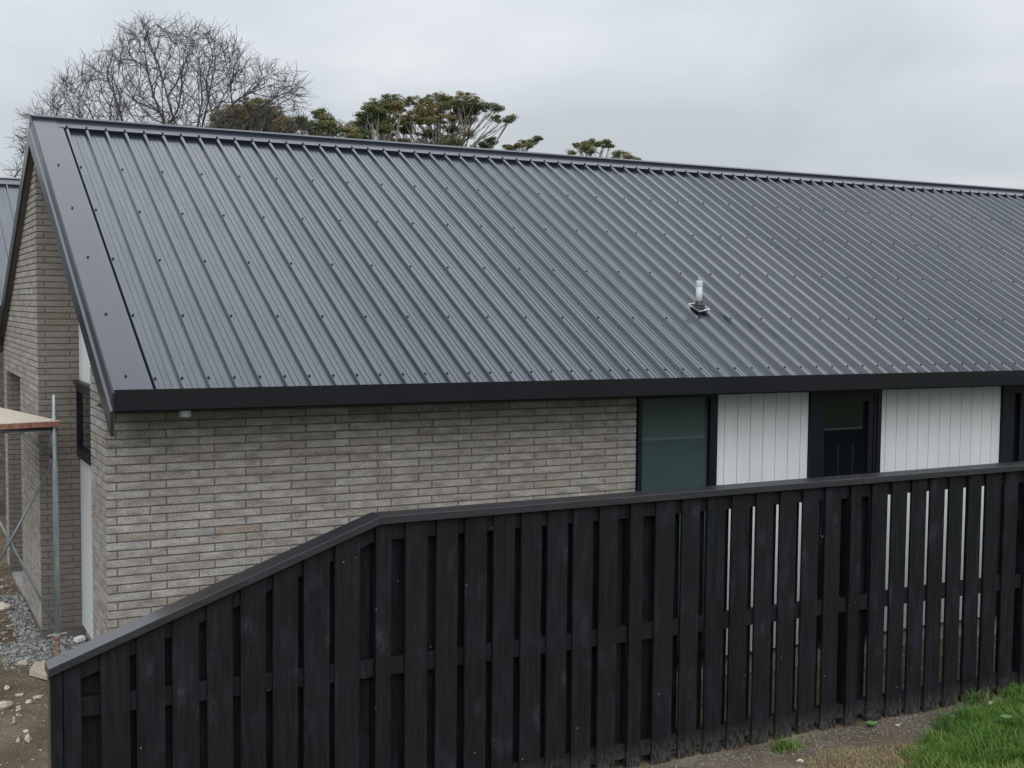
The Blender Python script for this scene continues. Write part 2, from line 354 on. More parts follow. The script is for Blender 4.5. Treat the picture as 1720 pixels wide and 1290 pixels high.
# ------------------------------------------------------------------ numbers measured for the house
ZG = 0.10
TH = 0.4908; CT, ST = math.cos(TH), math.sin(TH)
XE, PIT, ZE, YE = 0.2189, 0.15606, 2.5762, -0.40
LR, LF = 4.1744, 3.9952
YR = YE + LR*CT; ZR = ZE + LR*ST
XEND = 14.6
BL, A0, CH, ZT = 0.30, 0.0626, 0.0529, 2.2906
def crown_z(y):
    return ZE + (y-YE)*ST/CT if y <= YR else ZR - (y-YR)*ST/CT
YB = 2*YR                              # back wall plane mirrors the front wall (y = 0)
XREC = 0.335                           # depth of the recesses in the gable end

# ------------------------------------------------------------------ ground: one sheet to the horizon
def vnoise(x, y, seed):
    r = np.random.default_rng(seed).random((256, 256))
    xi = np.floor(x).astype(int); yi = np.floor(y).astype(int); fx = x-xi; fy = y-yi
    fx = fx*fx*(3-2*fx); fy = fy*fy*(3-2*fy)
    a = r[xi % 256, yi % 256]; b = r[(xi+1) % 256, yi % 256]; c2 = r[xi % 256, (yi+1) % 256]; d = r[(xi+1) % 256, (yi+1) % 256]
    return (a*(1-fx)+b*fx)*(1-fy)+(c2*(1-fx)+d*fx)*fy
def ground_h(x, y):
    x = np.asarray(x, float); y = np.asarray(y, float)
    h = (vnoise(x*1.3, y*1.3, 1)-0.5)*0.035 + (vnoise(x*5, y*5, 2)-0.5)*0.022 + (vnoise(x*17, y*17, 3)-0.5)*0.011 + (vnoise(x*40, y*40, 4)-0.5)*0.006
    heap = 0.07*np.exp(-(((x+0.35)/0.35)**2 + ((y-4.6)/0.9)**2))        # spoil heaped by the far pier
    gr = 0.06*np.clip((x-4.6)/1.2, 0, 1)*np.clip((-1.35-y)/0.6, 0, 1)    # the lawn stands a little proud
    return ZG + h + heap + gr
gx = np.unique(np.concatenate([-np.geomspace(3, 900, 22), np.arange(-3, 9, 0.045), np.geomspace(9, 900, 22)]))
gy = np.unique(np.concatenate([-np.geomspace(6, 900, 22), np.arange(-6, 9, 0.045), np.geomspace(9, 900, 22)]))
XX, YY = np.meshgrid(gx, gy, indexing='ij'); ZZ = ground_h(XX, YY)
ins = (XX > 0.40) & (YY > 0.06) & (YY < YB-0.1) & (XX < XEND-0.1); ZZ[ins] = ZG-0.1
nx, ny = len(gx), len(gy)
ii = (np.arange(nx-1)[:, None]*ny + np.arange(ny-1)[None, :]).ravel()
me = bpy.data.meshes.new('ground')
me.from_pydata(np.stack([XX.ravel(), YY.ravel(), ZZ.ravel()], 1).tolist(), [], np.stack([ii, ii+ny, ii+ny+1, ii+1], 1).tolist())
me.polygons.foreach_set('use_smooth', [True]*len(me.polygons))
tag(link('ground', me, M_GROUND), kind='structure')

# ------------------------------------------------------------------ house
house = empty('house', (0, 0, ZG), label='single storey house with pale brick walls and a long dark ribbed metal roof', cat='house')
brick_list = []         # (wall key, x0,x1,y0,y1,z0,z1)
JV = 0.004; JH = 0.0043
def course(r):          # r = 0 is the first full course below the gutter
    return ZT + CH - r*CH - CH + JH, ZT + CH - r*CH - JH
BD = 0.063
def clip_ok(y0, y1, z1): return z1 < min(crown_z(y0), crown_z(y1)) - 0.05
XW = A0 + 12.57*BL
def wall_run(key, fixed, a, b, off, rows, axis, other, clip=None):
    for r in rows:
        z0, z1 = course(r)
        p = a; joints = []
        j = off[r % 2]
        while j < b - 0.02:
            if j > a + 0.02: joints.append(j)
            j += BL
        edges = [a] + joints + [b]
        for k in range(len(edges)-1):
            e0 = edges[k] + (JV if k > 0 else 0); e1 = edges[k+1] - (JV if k < len(edges)-2 else 0)
            if clip and not clip(e0, e1, z0, z1): continue
            if axis == 0: brick_list.append([key, e0, e1, other[0], other[1], z0, z1])
            else: brick_list.append([key, other[0], other[1], e0, e1, z0, z1])
RB = 41
# front wall: even rows start with the end of a return brick, odd rows with a long stretcher
for r in range(-1, RB):
    z0, z1 = course(r)
    if r == -1: z1 = min(z1, 2.375)
    even = r % 2 == 0
    if even:
        js = [A0 + k*BL for k in range(13)]
        brick_list.append(['near', 0.0, A0-JV, 0.0, 0.292, z0, z1])
    else:
        js = [0.263 + k*BL for k in range(12)]
        brick_list.append(['front', 0.0, 0.263-JV, 0.0, BD, z0, z1])
    for k, j in enumerate(js):
        e1 = js[k+1]-JV if k+1 < len(js) else XW
        brick_list.append(['front', j+JV, e1, 0.0, BD, z0, z1])
# near return in the gable end (faces left)
for r in range(-22, RB):
    z0, z1 = course(r); even = r % 2 == 0
    if r < 0: even = r % 2 == 0
    segs = [(0.0, 0.292), (0.300, 0.58)] if even else [(BD+0.008, 0.355), (0.363, 0.58)]
    for (y0, y1) in segs:
        if r >= -1 and even and y0 == 0.0: continue       # already laid with the corner
        if r < -1 and not even and y0 > 0.05 and y0 < 0.1: y0 = 0.0
        if clip_ok(y0, y1, z1): brick_list.append(['near', 0.0, BD, y0, y1, z0, z1])
Y1, Y2, Y3, Y4 = 3.44, 4.92, 6.27, YB
ZH = 2.29
for r in range(-45, RB):
    z0, z1 = course(r); even = r % 2 == 0
    # side of the middle pier, facing the camera side (y = Y1)
    if even:
        if clip_ok(Y1, Y1+0.3, z1): brick_list.append(['middle', 0.0, A0-JV, Y1, Y1+0.292, z0, z1])
        if clip_ok(Y1, Y1, z1): brick_list.append(['middle', A0+JV, XREC+0.02, Y1, Y1+BD, z0, z1])
        st = Y1 + 0.300
    else:
        if clip_ok(Y1, Y1, z1):
            brick_list.append(['middle', 0.0, 0.263-JV, Y1, Y1+BD, z0, z1]); brick_list.append(['middle', 0.263+JV, XREC+0.02, Y1, Y1+BD, z0, z1])
        st = Y1 + BD + 0.008
    end = Y2 if z1 < ZH+0.01 else Y4
    j = st; first = True
    while j < end-0.02:
        nxt = Y1 + (0.296 if even else 0.367) + BL*(1+round((j-st)/BL)) if True else 0
        nxt = st + BL*(round((j-st)/BL)+1)
        e1 = min(nxt-0.008, end)
        if end - e1 < 0.03: e1 = end
        if clip_ok(j, e1, z1): brick_list.append(['middle', 0.0, BD, j, e1, z0, z1])
        j = nxt if e1 < end else end
    if end == Y2:
        # far pier and its reveal that faces the camera through the opening
        if even:
            brick_list.append(['far', 0.0, A0-JV, Y3, Y4, z0, z1]); brick_list.append(['far', A0+JV, XREC+0.02, Y3, Y3+BD, z0, z1])
        else:
            brick_list.append(['far', 0.0, 0.14, Y3, Y3+BD, z0, z1]); brick_list.append(['far', 0.148, XREC+0.02, Y3, Y3+BD, z0, z1])
            brick_list.append(['far', 0.0, BD, Y3+BD+0.008, Y4, z0, z1])
# mortar bodies
def gable_body(gm_, x0, x1, y0, y1, z0):
    ys = [y0, y1] if not (y0 < YR < y1) else [y0, YR, y1]
    poly = [(y0, z0), (y1, z0)] + [(y, crown_z(y)-0.055) for y in reversed(ys)]
    gm_.prism(poly, 0, x0, x1)
walls = {}
gg = G(); gg.box(0.005, XW-0.004, 0.005, 0.11, ZG-0.15, 2.372); walls['front'] = gg.build('brick_wall', M_MORTAR, house)
gg = G(); gable_body(gg, 0.0065, 0.11, 0.12, 0.576, ZG-0.15); gg.prism([(0.0065, ZG-0.15), (0.119, ZG-0.15), (0.119, crown_z(0.119)-0.055), (0.0065, crown_z(0.0065)-0.055)], 0, 0.0065, 0.006+0.0004); walls['near'] = gg.build('brick_wall', M_MORTAR, house)
gg = G(); gable_body(gg, 0.0065, 0.11, Y1+0.007, Y2-0.004, ZG-0.15)
gg.prism([(Y2-0.003, ZH+0.004), (Y4-0.004, ZH+0.004), (Y4-0.004, crown_z(Y4)-0.055), (Y2-0.003, crown_z(Y2)-0.055)], 0, 0.0065, 0.11)
gg.box(0.111, XREC+0.03, Y1+0.007, Y1+0.11, ZG-0.15, crown_z(YR)-0.12); walls['middle'] = gg.build('brick_wall', M_MORTAR, house)
gg = G(); gg.box(0.0065, 0.11, Y3+0.007, Y4-0.004, ZG-0.15, ZH); gg.box(0.111, XREC+0.03, Y3+0.007, Y3+0.11, ZG-0.15, ZH); walls['far'] = gg.build('brick_wall', M_MORTAR, house)
# which bricks show largest in the photograph
def cap_line_y(x):
    if x < 85: return 1500
    return 1105 + (x-85)*(862-1105)/(625-85) if x < 625 else 862 - (x-625)*(82/1095)
scored = []
for i, b in enumerate(brick_list):
    k, x0, x1, y0, y1, z0, z1 = b
    facing_front = (k == 'front') or (x1-x0 > 0.08)
    if facing_front: P = [(x0, y0, z0), (x1, y0, z0), (x1, y0, z1), (x0, y0, z1)]
    else: P = [(x0, y0, z0), (x0, y1, z0), (x0, y1, z1), (x0, y0, z1)]
    q = [pix(p) for p in P]; cxp = sum(a[0] for a in q)/4; cyp = sum(a[1] for a in q)/4
    area = abs(sum(q[j][0]*q[(j+1) % 4][1]-q[(j+1) % 4][0]*q[j][1] for j in range(4)))/2
    vis = 0 < cxp < 1720 and 0 < cyp < cap_line_y(cxp) - 4
    if k == 'front' and cyp < 678: vis = vis and z1 < 2.36
    if k != 'front' and y0 > 3 and cxp > 131: vis = False
    if k == 'near' and cyp < 600: vis = False
    if k == 'middle' and facing_front and cyp < 470 and cxp > 60 + (cyp-230)*0.30: vis = False
    scored.append((area if vis else 0, i))
scored.sort(reverse=True); single = set(i for a, i in scored[:290] if a > 0)
cache = {}; rest = {k: G() for k in walls}
for i, b in enumerate(brick_list):
    k, x0, x1, y0, y1, z0, z1 = b
    ch = 0.0022
    if i in single:
        d = (round(x1-x0, 3), round(y1-y0, 3), round(z1-z0, 3)); kk = d + (k,)
        if kk not in cache:
            q = G(); q.box(-d[0]/2, d[0]/2, -d[1]/2, d[1]/2, -d[2]/2, d[2]/2, 0, ch); me = q.mesh('brick'); me.attributes.remove(me.attributes['rnd'])
            import bmesh
            bm = bmesh.new(); bm.from_mesh(me); bmesh.ops.recalc_face_normals(bm, faces=bm.faces); bm.to_mesh(me); bm.free(); cache[kk] = me
        jx = random.uniform(-0.0008, 0.0008); jy = random.uniform(-0.0012, 0.0008)
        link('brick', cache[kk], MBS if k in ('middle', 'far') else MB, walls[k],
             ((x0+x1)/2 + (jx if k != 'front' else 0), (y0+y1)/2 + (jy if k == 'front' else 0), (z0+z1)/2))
    else:
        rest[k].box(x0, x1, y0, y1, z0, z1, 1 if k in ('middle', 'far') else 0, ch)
for k, q in rest.items():
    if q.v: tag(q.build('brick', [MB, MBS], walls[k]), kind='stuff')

# recess cladding, gable window, slab, rest of the walls
q = G()
yb = 0.111
poly = [(0.585, ZG+0.10), (Y1+0.005, ZG+0.10), (Y1+0.005, crown_z(Y1)-0.14), (YR, ZR-0.14), (0.585, crown_z(0.585)-0.14)]
rec = empty('recessed_wall', (XREC, 2.0, ZG)); rec.parent = house; rec.location = (XREC, 2.0, 0)
gb = G(); gb.prism(poly, 0, XREC+0.02, XREC+0.06); gb.prism([(Y2-0.1, ZG-0.1), (Y3+0.01, ZG-0.1), (Y3+0.01, 2.33), (Y2-0.1, 2.33)], 0, XREC+0.02, XREC+0.06)
gb.box(0.111, XREC+0.02, 0.48, 0.57, ZG-0.1, 2.7)
gb.build('cladding_backing', M_MORTAR, rec)
def vclad(parent, x, ya, yb_, za, zb_fn, w=0.13):
    y = ya
    while y < yb_-0.01:
        e_ = min(y+w, yb_); zt0, zt1 = zb_fn(y), zb_fn(e_)
        qq = G(); qq.prism([(y+0.003, za), (e_-0.003, za), (e_-0.003, zt1), (y+0.003, zt0)], 0, x, x+0.018); qq.build('cladding_board', M_CLAD, parent); y = e_
top = lambda y: crown_z(y)-0.14
WY0, WY1, WZ0, WZ1 = 1.35, Y1-0.02, 1.70, 2.33
vclad(rec, XREC, 0.585, WY0, ZG+0.10, top)
vclad(rec, XREC, WY0, Y1, WZ1+0.012, top); vclad(rec, XREC, WY0, Y1, ZG+0.10, lambda y: WZ0-0.012)
gw = empty('gable_window', (XREC, 2.4, WZ0), ); gw.name = 'window'; gw.parent = house; gw.location = (XREC, 2.4, WZ0-ZG)
q = G()
q.box(XREC-0.03, XREC+0.015, WY0, WY1, WZ0-0.01, WZ0+0.075); q.box(XREC-0.03, XREC+0.015, WY0, WY1, WZ1-0.075, WZ1)
q.box(XREC-0.03, XREC+0.015, WY0, WY0+0.05, WZ0+0.0751, WZ1-0.0751); q.box(XREC-0.03, XREC+0.015, WY1-0.022, WY1, WZ0+0.0751, WZ1-0.0751); q.box(XREC-0.03, XREC+0.015, 2.2, 2.25, WZ0+0.0751, WZ1-0.0751)
q.box(XREC-0.055, XREC+0.01, WY0-0.02, WY1+0.004, WZ1+0.001, WZ1+0.018)
fr = q.build('frame', M_FRAME, gw); q = G(); q.box(XREC-0.004, XREC+0.006, WY0+0.045, WY1-0.02, WZ0+0.07, WZ1-0.07); q.build('pane', M_GLASS_D, gw)
q = G(); q.box(XREC+0.03, XREC+0.1, 0.5, Y1+0.1, ZG-0.12, ZG+0.095); q.box(0.02, 0.36, Y2+0.01, Y3-0.01, ZG-0.2, ZG+0.035)
q.box(XREC-0.005, XREC+0.02, Y3-0.5, Y3-0.02, ZG+0.04, ZG+0.25)
q.build('foundation', M_PLAST, house)

# front facade: joinery and vertical boards
FZ0, FZ1 = 0.27, 2.385
def boards(parent, edges, z0, z1):
    for a, b in zip(edges[:-1], edges[1:]):
        qq = G(); qq.box(a+0.0022, b-0.0022, 0.012, 0.03, z0, z1, 0, 0.002); qq.build('cladding_board', M_CLAD, parent)
def panel(edges, z0=FZ0, z1=FZ1):
    e_ = empty('cladding_panel'); e_.parent = house; e_.location = (0, 0, 0); e_.location = ((edges[0]+edges[-1])/2, 0, z0-ZG)
    qq = G(); qq.box(edges[0], edges[-1], 0.031, 0.06, z0, z1); qq.build('backing_board', M_MORTAR, e_)
    boards(e_, edges, z0, z1)
panel([4.578, 4.663, 4.789, 4.916, 5.042, 5.169, 5.298, 5.425, 5.506])
panel([6.277, 6.348, 6.472, 6.597, 6.721, 6.848, 6.976, 7.104, 7.231, 7.359, 7.487, 7.614, 7.722])
def opening(name, xa, xb, panes, jl, jr, head, gm_, z0=FZ0, mull=()):
    e_ = empty(name); e_.parent = house; e_.location = ((xa+xb)/2, 0, z0-ZG)
    qq = G(); zt = FZ1-head
    qq.box(xa, xb, -0.012, 0.055, zt, FZ1+0.01); qq.box(xa, xb, -0.012, 0.055, z0, z0+0.07)
    qq.box(xa, xa+jl, -0.014, 0.055, z0+0.0701, zt-0.0001); qq.box(xb-jr, xb, -0.014, 0.055, z0+0.0701, zt-0.0001)
    for (ma, mb_) in mull: qq.box(ma, mb_, -0.006, 0.05, z0+0.0701, zt-0.0001)
    f_ = qq.build('frame', M_FRAME, e_)
    for (pa, pb) in panes:
        p_ = G(); p_.box(pa-0.004, pb+0.004, 0.026, 0.034, z0+0.066, zt+0.004); p_.build('pane', gm_, e_)
    return e_
opening('window', 3.842, 4.576, [(3.880, 4.506)], 0.036, 0.070, 0.052, M_GLASS_T)
d_ = opening('door', 5.508, 6.275, [(5.655, 6.135)], 0.10, 0.045, 0.060, M_GLASS_D, mull=[(5.609, 5.655), (6.135, 6.190), (6.200, 6.229)])
q = G(); q.box(5.655, 6.135, -0.004, 0.045, 2.262, 2.324); q.box(5.655, 6.135, -0.004, 0.045, 0.345, 0.60); q.build('door_rail', M_FRAME, d_)
q = G(); q.tube([(5.632, -0.05, 1.16), (5.70, -0.05, 1.16)], 0.009, 8); q.tube([(5.632, -0.05, 1.16), (5.632, 0, 1.16)], 0.009, 8); q.box(5.617, 5.647, -0.012, -0.006, 1.08, 1.24); q.build('handle', M_DGALV, d_)
w3 = opening('window', 7.724, 9.6, [(7.868, 7.955), (8.0, 8.8), (8.86, 9.5)], 0.143, 0.06, 0.10, M_GLASS_D, mull=[(7.956, 8.0), (8.8, 8.86)])
panel([9.602 + 0.128*i for i in range(30)] + [13.45])
q = G(); q.box(13.452, XEND-0.2, 0.012, 0.10, ZG-0.1, FZ1); q.box(XEND-0.2, XEND-0.1, 0.0, YB, ZG-0.1, 2.372); q.box(0.012, XEND-0.2001, YB-0.12, YB-0.0045, ZG-0.1, 2.372)
gable_body(q, XEND-0.2, XEND-0.1, 0.12, YB-0.13, 2.373); q.build('rear_wall', M_PLAST, house)
q = G(); q.box(XW+0.004, 13.45, 0.062, 0.10, ZG-0.1, 2.5); q.box(XW+0.004, 13.45, 0.035, 0.061, ZG-0.12, FZ0-0.005); q.build('plinth', M_PLAST, house)
q = G(); q.box(XREC+0.08, XEND-0.22, 0.115, YB-0.13, 2.44, 2.46); q.build('ceiling', M_SOFFIT, house)

# ------------------------------------------------------------------ roof
roof = empty('roof', (0, 0, 2.5)); roof.parent = house; roof.location = (0, 0, 2.4)
def rp(x, v, n=0.0): return (x, YE + v*CT - n*ST, ZE + v*ST + n*CT)
RH = 0.030
def profile(i0, n, lead):
    pts = [(XE+i0*PIT - lead, -RH)]
    for i in range(i0, i0+n):
        c0 = XE + i*PIT
        for s_ in (0.36, 0.60) if i > i0 or lead > 0.1 else ():
            xm = c0 - PIT + PIT*s_
            pts += [(xm-0.0050, -RH), (xm-0.0030, -RH+0.0042), (xm+0.0022, -RH+0.0042), (xm+0.0050, -RH)]
        pts += [(c0-0.0245, -RH), (c0-0.0225, -RH+0.0022), (c0-0.0120, -0.0030), (c0-0.0092, 0), (c0+0.0092, 0), (c0+0.0120, -0.0030), (c0+0.0240, -RH)]
    return pts
V0 = -0.124
def sheet_mesh(i0, n, lead):
    pts = profile(i0, n, lead)
    q = G(); vs = []; fs = []
    K = 1
    for (x, h) in pts:
        vs += [rp(x, V0, h), rp(x, LR-0.03, h), rp(x, V0+0.001, -RH-0.003)]
    for k in range(len(pts)-1):
        fs.append((3*k, 3*k+3, 3*k+4, 3*k+1)); fs.append((3*k+2, 3*k+5, 3*k+3, 3*k))
    q.add(vs, fs); return q
nrib = int((XEND-0.05-XE)/PIT)
i = 0; k_ = 0
sheets = []
while i < nrib:
    n = min(5, nrib-i)
    q = sheet_mesh(i, n, 0.085 if i == 0 else PIT-0.0240+0.0)
    me = q.mesh('roof_sheet'); sheets.append(me)
    link('roof_sheet', me, M_ROOF, roof); i += n
# back slope: the same sheets turned about the ridge
for me in sheets:
    o = bpy.data.objects.new('roof_sheet', me); col.objects.link(o); o.parent = roof
    o.rotation_euler = (0, 0, math.pi); o.location = Vector((XEND-0.02+0.14, 2*YR, 0)) - Vector((0, 0, 2.4+ZG))
# dark timber under the sheets so that nothing shows through
q = G()
q.prism([(YE-0.02, crown_z(YE)-0.075), (YR, ZR-0.062), (2*YR-YE+0.02, crown_z(YE)-0.075), (2*YR-YE+0.02, crown_z(YE)-0.12), (YR, ZR-0.12), (YE-0.02, crown_z(YE)-0.12)], 0, 0.002, XEND-0.05)
q.build('underlay', M_SOFFIT, roof)
# barge flashing (flat sheet at rib level with folded edges), lip and board, both slopes
XB0, XB1 = -0.036, 0.150
def mir(P): return (P[0], 2*YR-P[1], P[2])
for side in (0, 1):
    f = (lambda P: P) if side == 0 else mir
    q = G(); T = 0.003
    a0_, a1_ = -0.160, LR+0.0
    def slab(x0, x1, v0, v1, n0, n1, mi=0):
        vs = [f(rp(x, v, n)) for x in (x0, x1) for v in (v0, v1) for n in (n0, n1)]
        q.add(vs, [(0, 1, 3, 2), (4, 6, 7, 5), (0, 4, 5, 1), (2, 3, 7, 6), (0, 2, 6, 4), (1, 5, 7, 3)], mi)
    slab(XB0, 0.149, -0.124, a1_, 0.004, 0.008); slab(XB0, -0.0335, a0_, -0.1241, 0.004, 0.008)
    vs = [f(rp(x, v, n)) for v in (-0.124, LF-0.01) for (x, n) in ((0.149, 0.008), (0.151, 0.003), (0.189, 0.0), (0.191, -0.004), (0.192, -0.029))]
    q.add(vs, [(j, j+1, j+6, j+5) for j in range(4)])
    slab(XB0-0.012, XB0-0.0005, a0_, a1_, -0.070, 0.0079, 1)
    q.build('barge_flashing', [M_FLASH, M_BARGE], roof)
    q = G()
    def BP(v, dz): p = rp(0, v, 0); return (p[1], p[2]+dz)
    # board with a small sloping ledge along its upper edge, plumb cut at the foot
    tail = [BP(-0.172, -0.094), BP(LR, -0.094), (YR, ZR-0.222), BP(-0.172, -0.232)]
    ledge = [BP(-0.172, -0.080), BP(LR, -0.080)]
    if side: tail = [(2*YR-a, b) for a, b in tail]; ledge = [(2*YR-a, b) for a, b in ledge]
    q.prism(tail, 0, -0.060, -0.040)
    q.add([(-0.060, *tail[0]), (-0.060, *tail[1]), (-0.0475, *ledge[1]), (-0.0475, *ledge[0]), (-0.0475, *tail[0])], [(0, 1, 2, 3), (0, 3, 4)], 1)
    q.prism([BP(-0.172, 0.004), BP(-0.1605, 0.004), BP(-0.1605, -0.094), BP(-0.172, -0.094)] if not side else [(2*YR-a, b) for a, b in [BP(-0.172, 0.004), BP(-0.1605, 0.004), BP(-0.1605, -0.094), BP(-0.172, -0.094)]], 0, -0.0475, -0.036)
    q.build('barge_board', [M_BARGE, M_FLASH], roof)
    q = G(); so = [BP(0.50, -0.17), BP(LR, -0.17), BP(LR, -0.155), BP(0.50, -0.155)]
    if side: so = [(2*YR-a, b) for a, b in so]
    q.prism(so, 0, -0.0398, 0.33); q.build('rake_soffit', M_SOFFIT, roof)
# ridge flashing: aprons on both slopes, raised roll on top, lip notched over every rib
q = G()
for side in (0, 1):
    f = (lambda P: P) if side == 0 else mir
    prof = [(LF, 0.004), (LR-0.036, 0.0045), (LR-0.034, 0.030), (LR-0.004, 0.033)]
    vs = [f(rp((x if x > 1 else [0.150, XB0, XB0-0.002, XB0-0.002][k]), v, n)) for x in (0, XEND) for k, (v, n) in enumerate(prof)]
    nq = len(prof)
    q.add(vs, [(j, j+1, j+nq+1, j+nq) for j in range(nq-1)])
pA = rp(0, LR-0.004, 0.033); pB = mir(pA)
q.add([(XB0-0.002, pA[1], pA[2]), (XEND, pA[1], pA[2]), (XEND, YR, pA[2]+0.002), (XB0-0.002, YR, pA[2]+0.002), (XEND, pB[1], pB[2]), (XB0-0.002, pB[1], pB[2])], [(0, 1, 2, 3), (3, 2, 4, 5)])
q.build('ridge_flashing', M_FLASH, roof, outward=False)
q = G()
for i in range(nrib):                         # turned-down teeth between the ribs
    x0 = XE + (i-1)*PIT + 0.016 if i > 0 else XB1+0.01; x1 = XE + i*PIT - 0.016
    for (n0, n1, v0, v1) in ((0.0035, -0.029, LF, LF+0.005),):
        vs = [rp(x0, v0, n0), rp(x1, v0, n0), rp(x1+0.006, v1, n1), rp(x0-0.006, v1, n1), rp(x0, v0+0.004, n0), rp(x1, v0+0.004, n0), rp(x1+0.006, v1+0.004, n1), rp(x0-0.006, v1+0.004, n1)]
        q.add(vs, [(0, 1, 2, 3), (4, 5, 6, 7), (0, 1, 5, 4), (2, 3, 7, 6), (0, 3, 7, 4), (1, 2, 6, 5)])
tag(q.build('notched_closure', M_BARGE, roof), kind='stuff')
# screws: every rib at eave and ridge, every second rib on the purlins
q = G()
def screw(x, v, n=0.0, s_=1.0):
    r_ = 0.0066*s_; vs = []
    for (rr, h) in ((r_*1.5, n), (r_*1.5, n+0.0015), (r_, n+0.002), (r_, n+0.010)):
        for k in range(6): vs.append(rp(x+rr*math.cos(k*math.pi/3), v+rr*math.sin(k*math.pi/3), h))
    fs = [(a*6+k, a*6+(k+1) % 6, a*6+6+(k+1) % 6, a*6+6+k) for a in range(3) for k in range(6)] + [tuple(range(18, 24))]
    q.add(vs, fs)
rows_v = [0.7686+0.7977*j for j in range(4)]
for i in range(nrib):
    x = XE+i*PIT; screw(x, 0); screw(x, LF+0.02, 0.0045, 1.1)
    for v in rows_v:
        if i % 2 == 0: screw(x, v)
for v in [0.02] + rows_v: screw(0.055, v, 0.008)
tag(q.build('screw', M_SCREW, roof), kind='stuff')
q = G()
for v in [0.02+0.2] + [r_+0.05 for r_ in rows_v]:
    p = rp(XB0-0.004, v, -0.03); q.tube([p, (p[0]-0.004, p[1], p[2])], 0.005, 6)
tag(q.build('screw', M_SCREW, roof), kind='stuff')

# gutter, fascia, eave soffit
ZGU0, ZGU1 = 2.4035, 2.524
q = G()
gp = [(-0.5200, ZGU1), (-0.5200, ZGU0), (-0.445, ZGU0), (-0.445, ZGU1-0.01), (-0.4475, ZGU1-0.01), (-0.4475, ZGU0+0.003), (-0.5170, ZGU0+0.003), (-0.5170, ZGU1-0.004), (-0.508, ZGU1-0.004), (-0.508, ZGU1)]
q.prism(gp, 0, -0.030, XEND); q.box(-0.0335, -0.0302, -0.5200, -0.445, ZGU0, ZGU1)
gut = q.build('gutter', M_GUT, house)
q = G(); q.prism([(a, b) for a, b in [(-0.443, 2.392), (-0.425, 2.392), (-0.425, 2.515), (-0.443, 2.50)]], 0, -0.030, XEND-0.01); q.build('fascia', M_GUT, house)
q = G(); q.box(-0.030, XEND-0.01, -0.424, 0.12, 2.386, 2.398); q.build('eave_soffit', M_GUT, house)
q = G(); q.tube([(0.400, -0.37, 2.40), (0.400, -0.37, 2.347)], 0.034, 20, caps=False); q.tube([(0.400, -0.37, 2.40), (0.400, -0.37, 2.347)], 0.030, 20, caps=False)
q.tube([(0.400, -0.37, 2.36), (0.400, -0.37, 2.362)], 0.0305, 20); q.build('pipe_stub', M_PVC, house, smooth=False)

# vent pipe on the roof
vx, vv = XE+28.75*PIT, 0.955
vb = Vector(rp(vx, vv, 0.0))
vent = empty('vent_pipe', tuple(vb), label='white capped vent pipe with black rubber boot standing on the ribbed roof', cat='vent pipe')
U = Vector((1, 0, 0)); Vv = Vector((0, CT, ST)); Nn = Vector((0, -ST, CT))
q = G(); q.tube([vb+Vector((0, 0, 0.02)), vb+Vector((0, 0, 0.176))], 0.0265, 20); q.build('pipe', M_PVC, vent, True)
q = G(); t0 = vb+Vector((0, 0, 0.173)); q.tube([t0-Vector((0, 0, 0.004)), t0, t0+Vector((0, 0, 0.034)), t0+Vector((0, 0, 0.042))], [0.0265, 0.030, 0.030, 0.024], 20)
hp = [t0+Vector((0.012*math.cos(a), 0, 0.042+0.022*math.sin(a))) for a in [math.pi*k/8 for k in range(9)]]; q.tube(hp, 0.0032, 6); q.build('pipe_cap', M_PVC, vent)
q = G()
rings = [(0.0, 0.058), (0.008, 0.060), (0.014, 0.050), (0.022, 0.052), (0.03, 0.043), (0.042, 0.044), (0.052, 0.035), (0.075, 0.029), (0.082, 0.0275)]
vs = []; nn = 24
for (h, r_) in rings:
    tt = h/0.082; h = h*0.62
    c0 = vb + (Nn*h*(1-tt) + Vector((0, 0, h))*tt)
    for k in range(nn):
        a = 2*math.pi*k/nn; vs.append(tuple(c0 + U*r_*math.cos(a) + (Vv*(1-tt)+Vector((0, 1, 0))*tt)*r_*math.sin(a)))
q.add(vs, [(j*nn+k, j*nn+(k+1) % nn, (j+1)*nn+(k+1) % nn, (j+1)*nn+k) for j in range(len(rings)-1) for k in range(nn)]); q.build('rubber_boot', M_RUB, vent)
# square flange, moulded over the ribs and turned a few degrees
q = G(); ca, sa = math.cos(0.28), math.sin(0.28); nd = 12; R0, R1 = 0.058, 0.067
def fl(a, b):
    uu = ca*a - sa*b; w_ = sa*a + ca*b
    xx = vx+uu; ph = (xx-XE)/PIT; dd = abs(ph-round(ph))*PIT
    hh = -0.006 if dd > 0.02 else 0.004
    return tuple(vb + U*uu + Vv*w_ + Nn*(hh*0.5+0.004))
per = []
for k in range(4*nd):
    s_, t_ = divmod(k, nd); t_ = -1+2*t_/nd
    per.append([(t_, -1), (1, t_), (-t_, 1), (-1, -t_)][s_])
vs = [fl(a*R0, b*R0) for a, b in per] + [fl(a*R1, b*R1) for a, b in per]
vs2 = [tuple(Vector(v)+Nn*0.006) for v in vs]; n4 = len(per)
fs = []
for k in range(n4):
    k2 = (k+1) % n4
    fs += [(2*n4+k, 2*n4+k2, 3*n4+k2, 3*n4+k), (k, k2, n4+k2, n4+k), (n4+k, n4+k2, 3*n4+k2, 3*n4+k), (k, k2, 2*n4+k2, 2*n4+k)]
q.add(vs+vs2, fs); q.build('flange', M_ALU, vent)
q = G(); q.tube([vb+Nn*-0.02, vb+Nn*0.006], 0.066, 20); q.build('rubber_pad', M_RUB, vent)

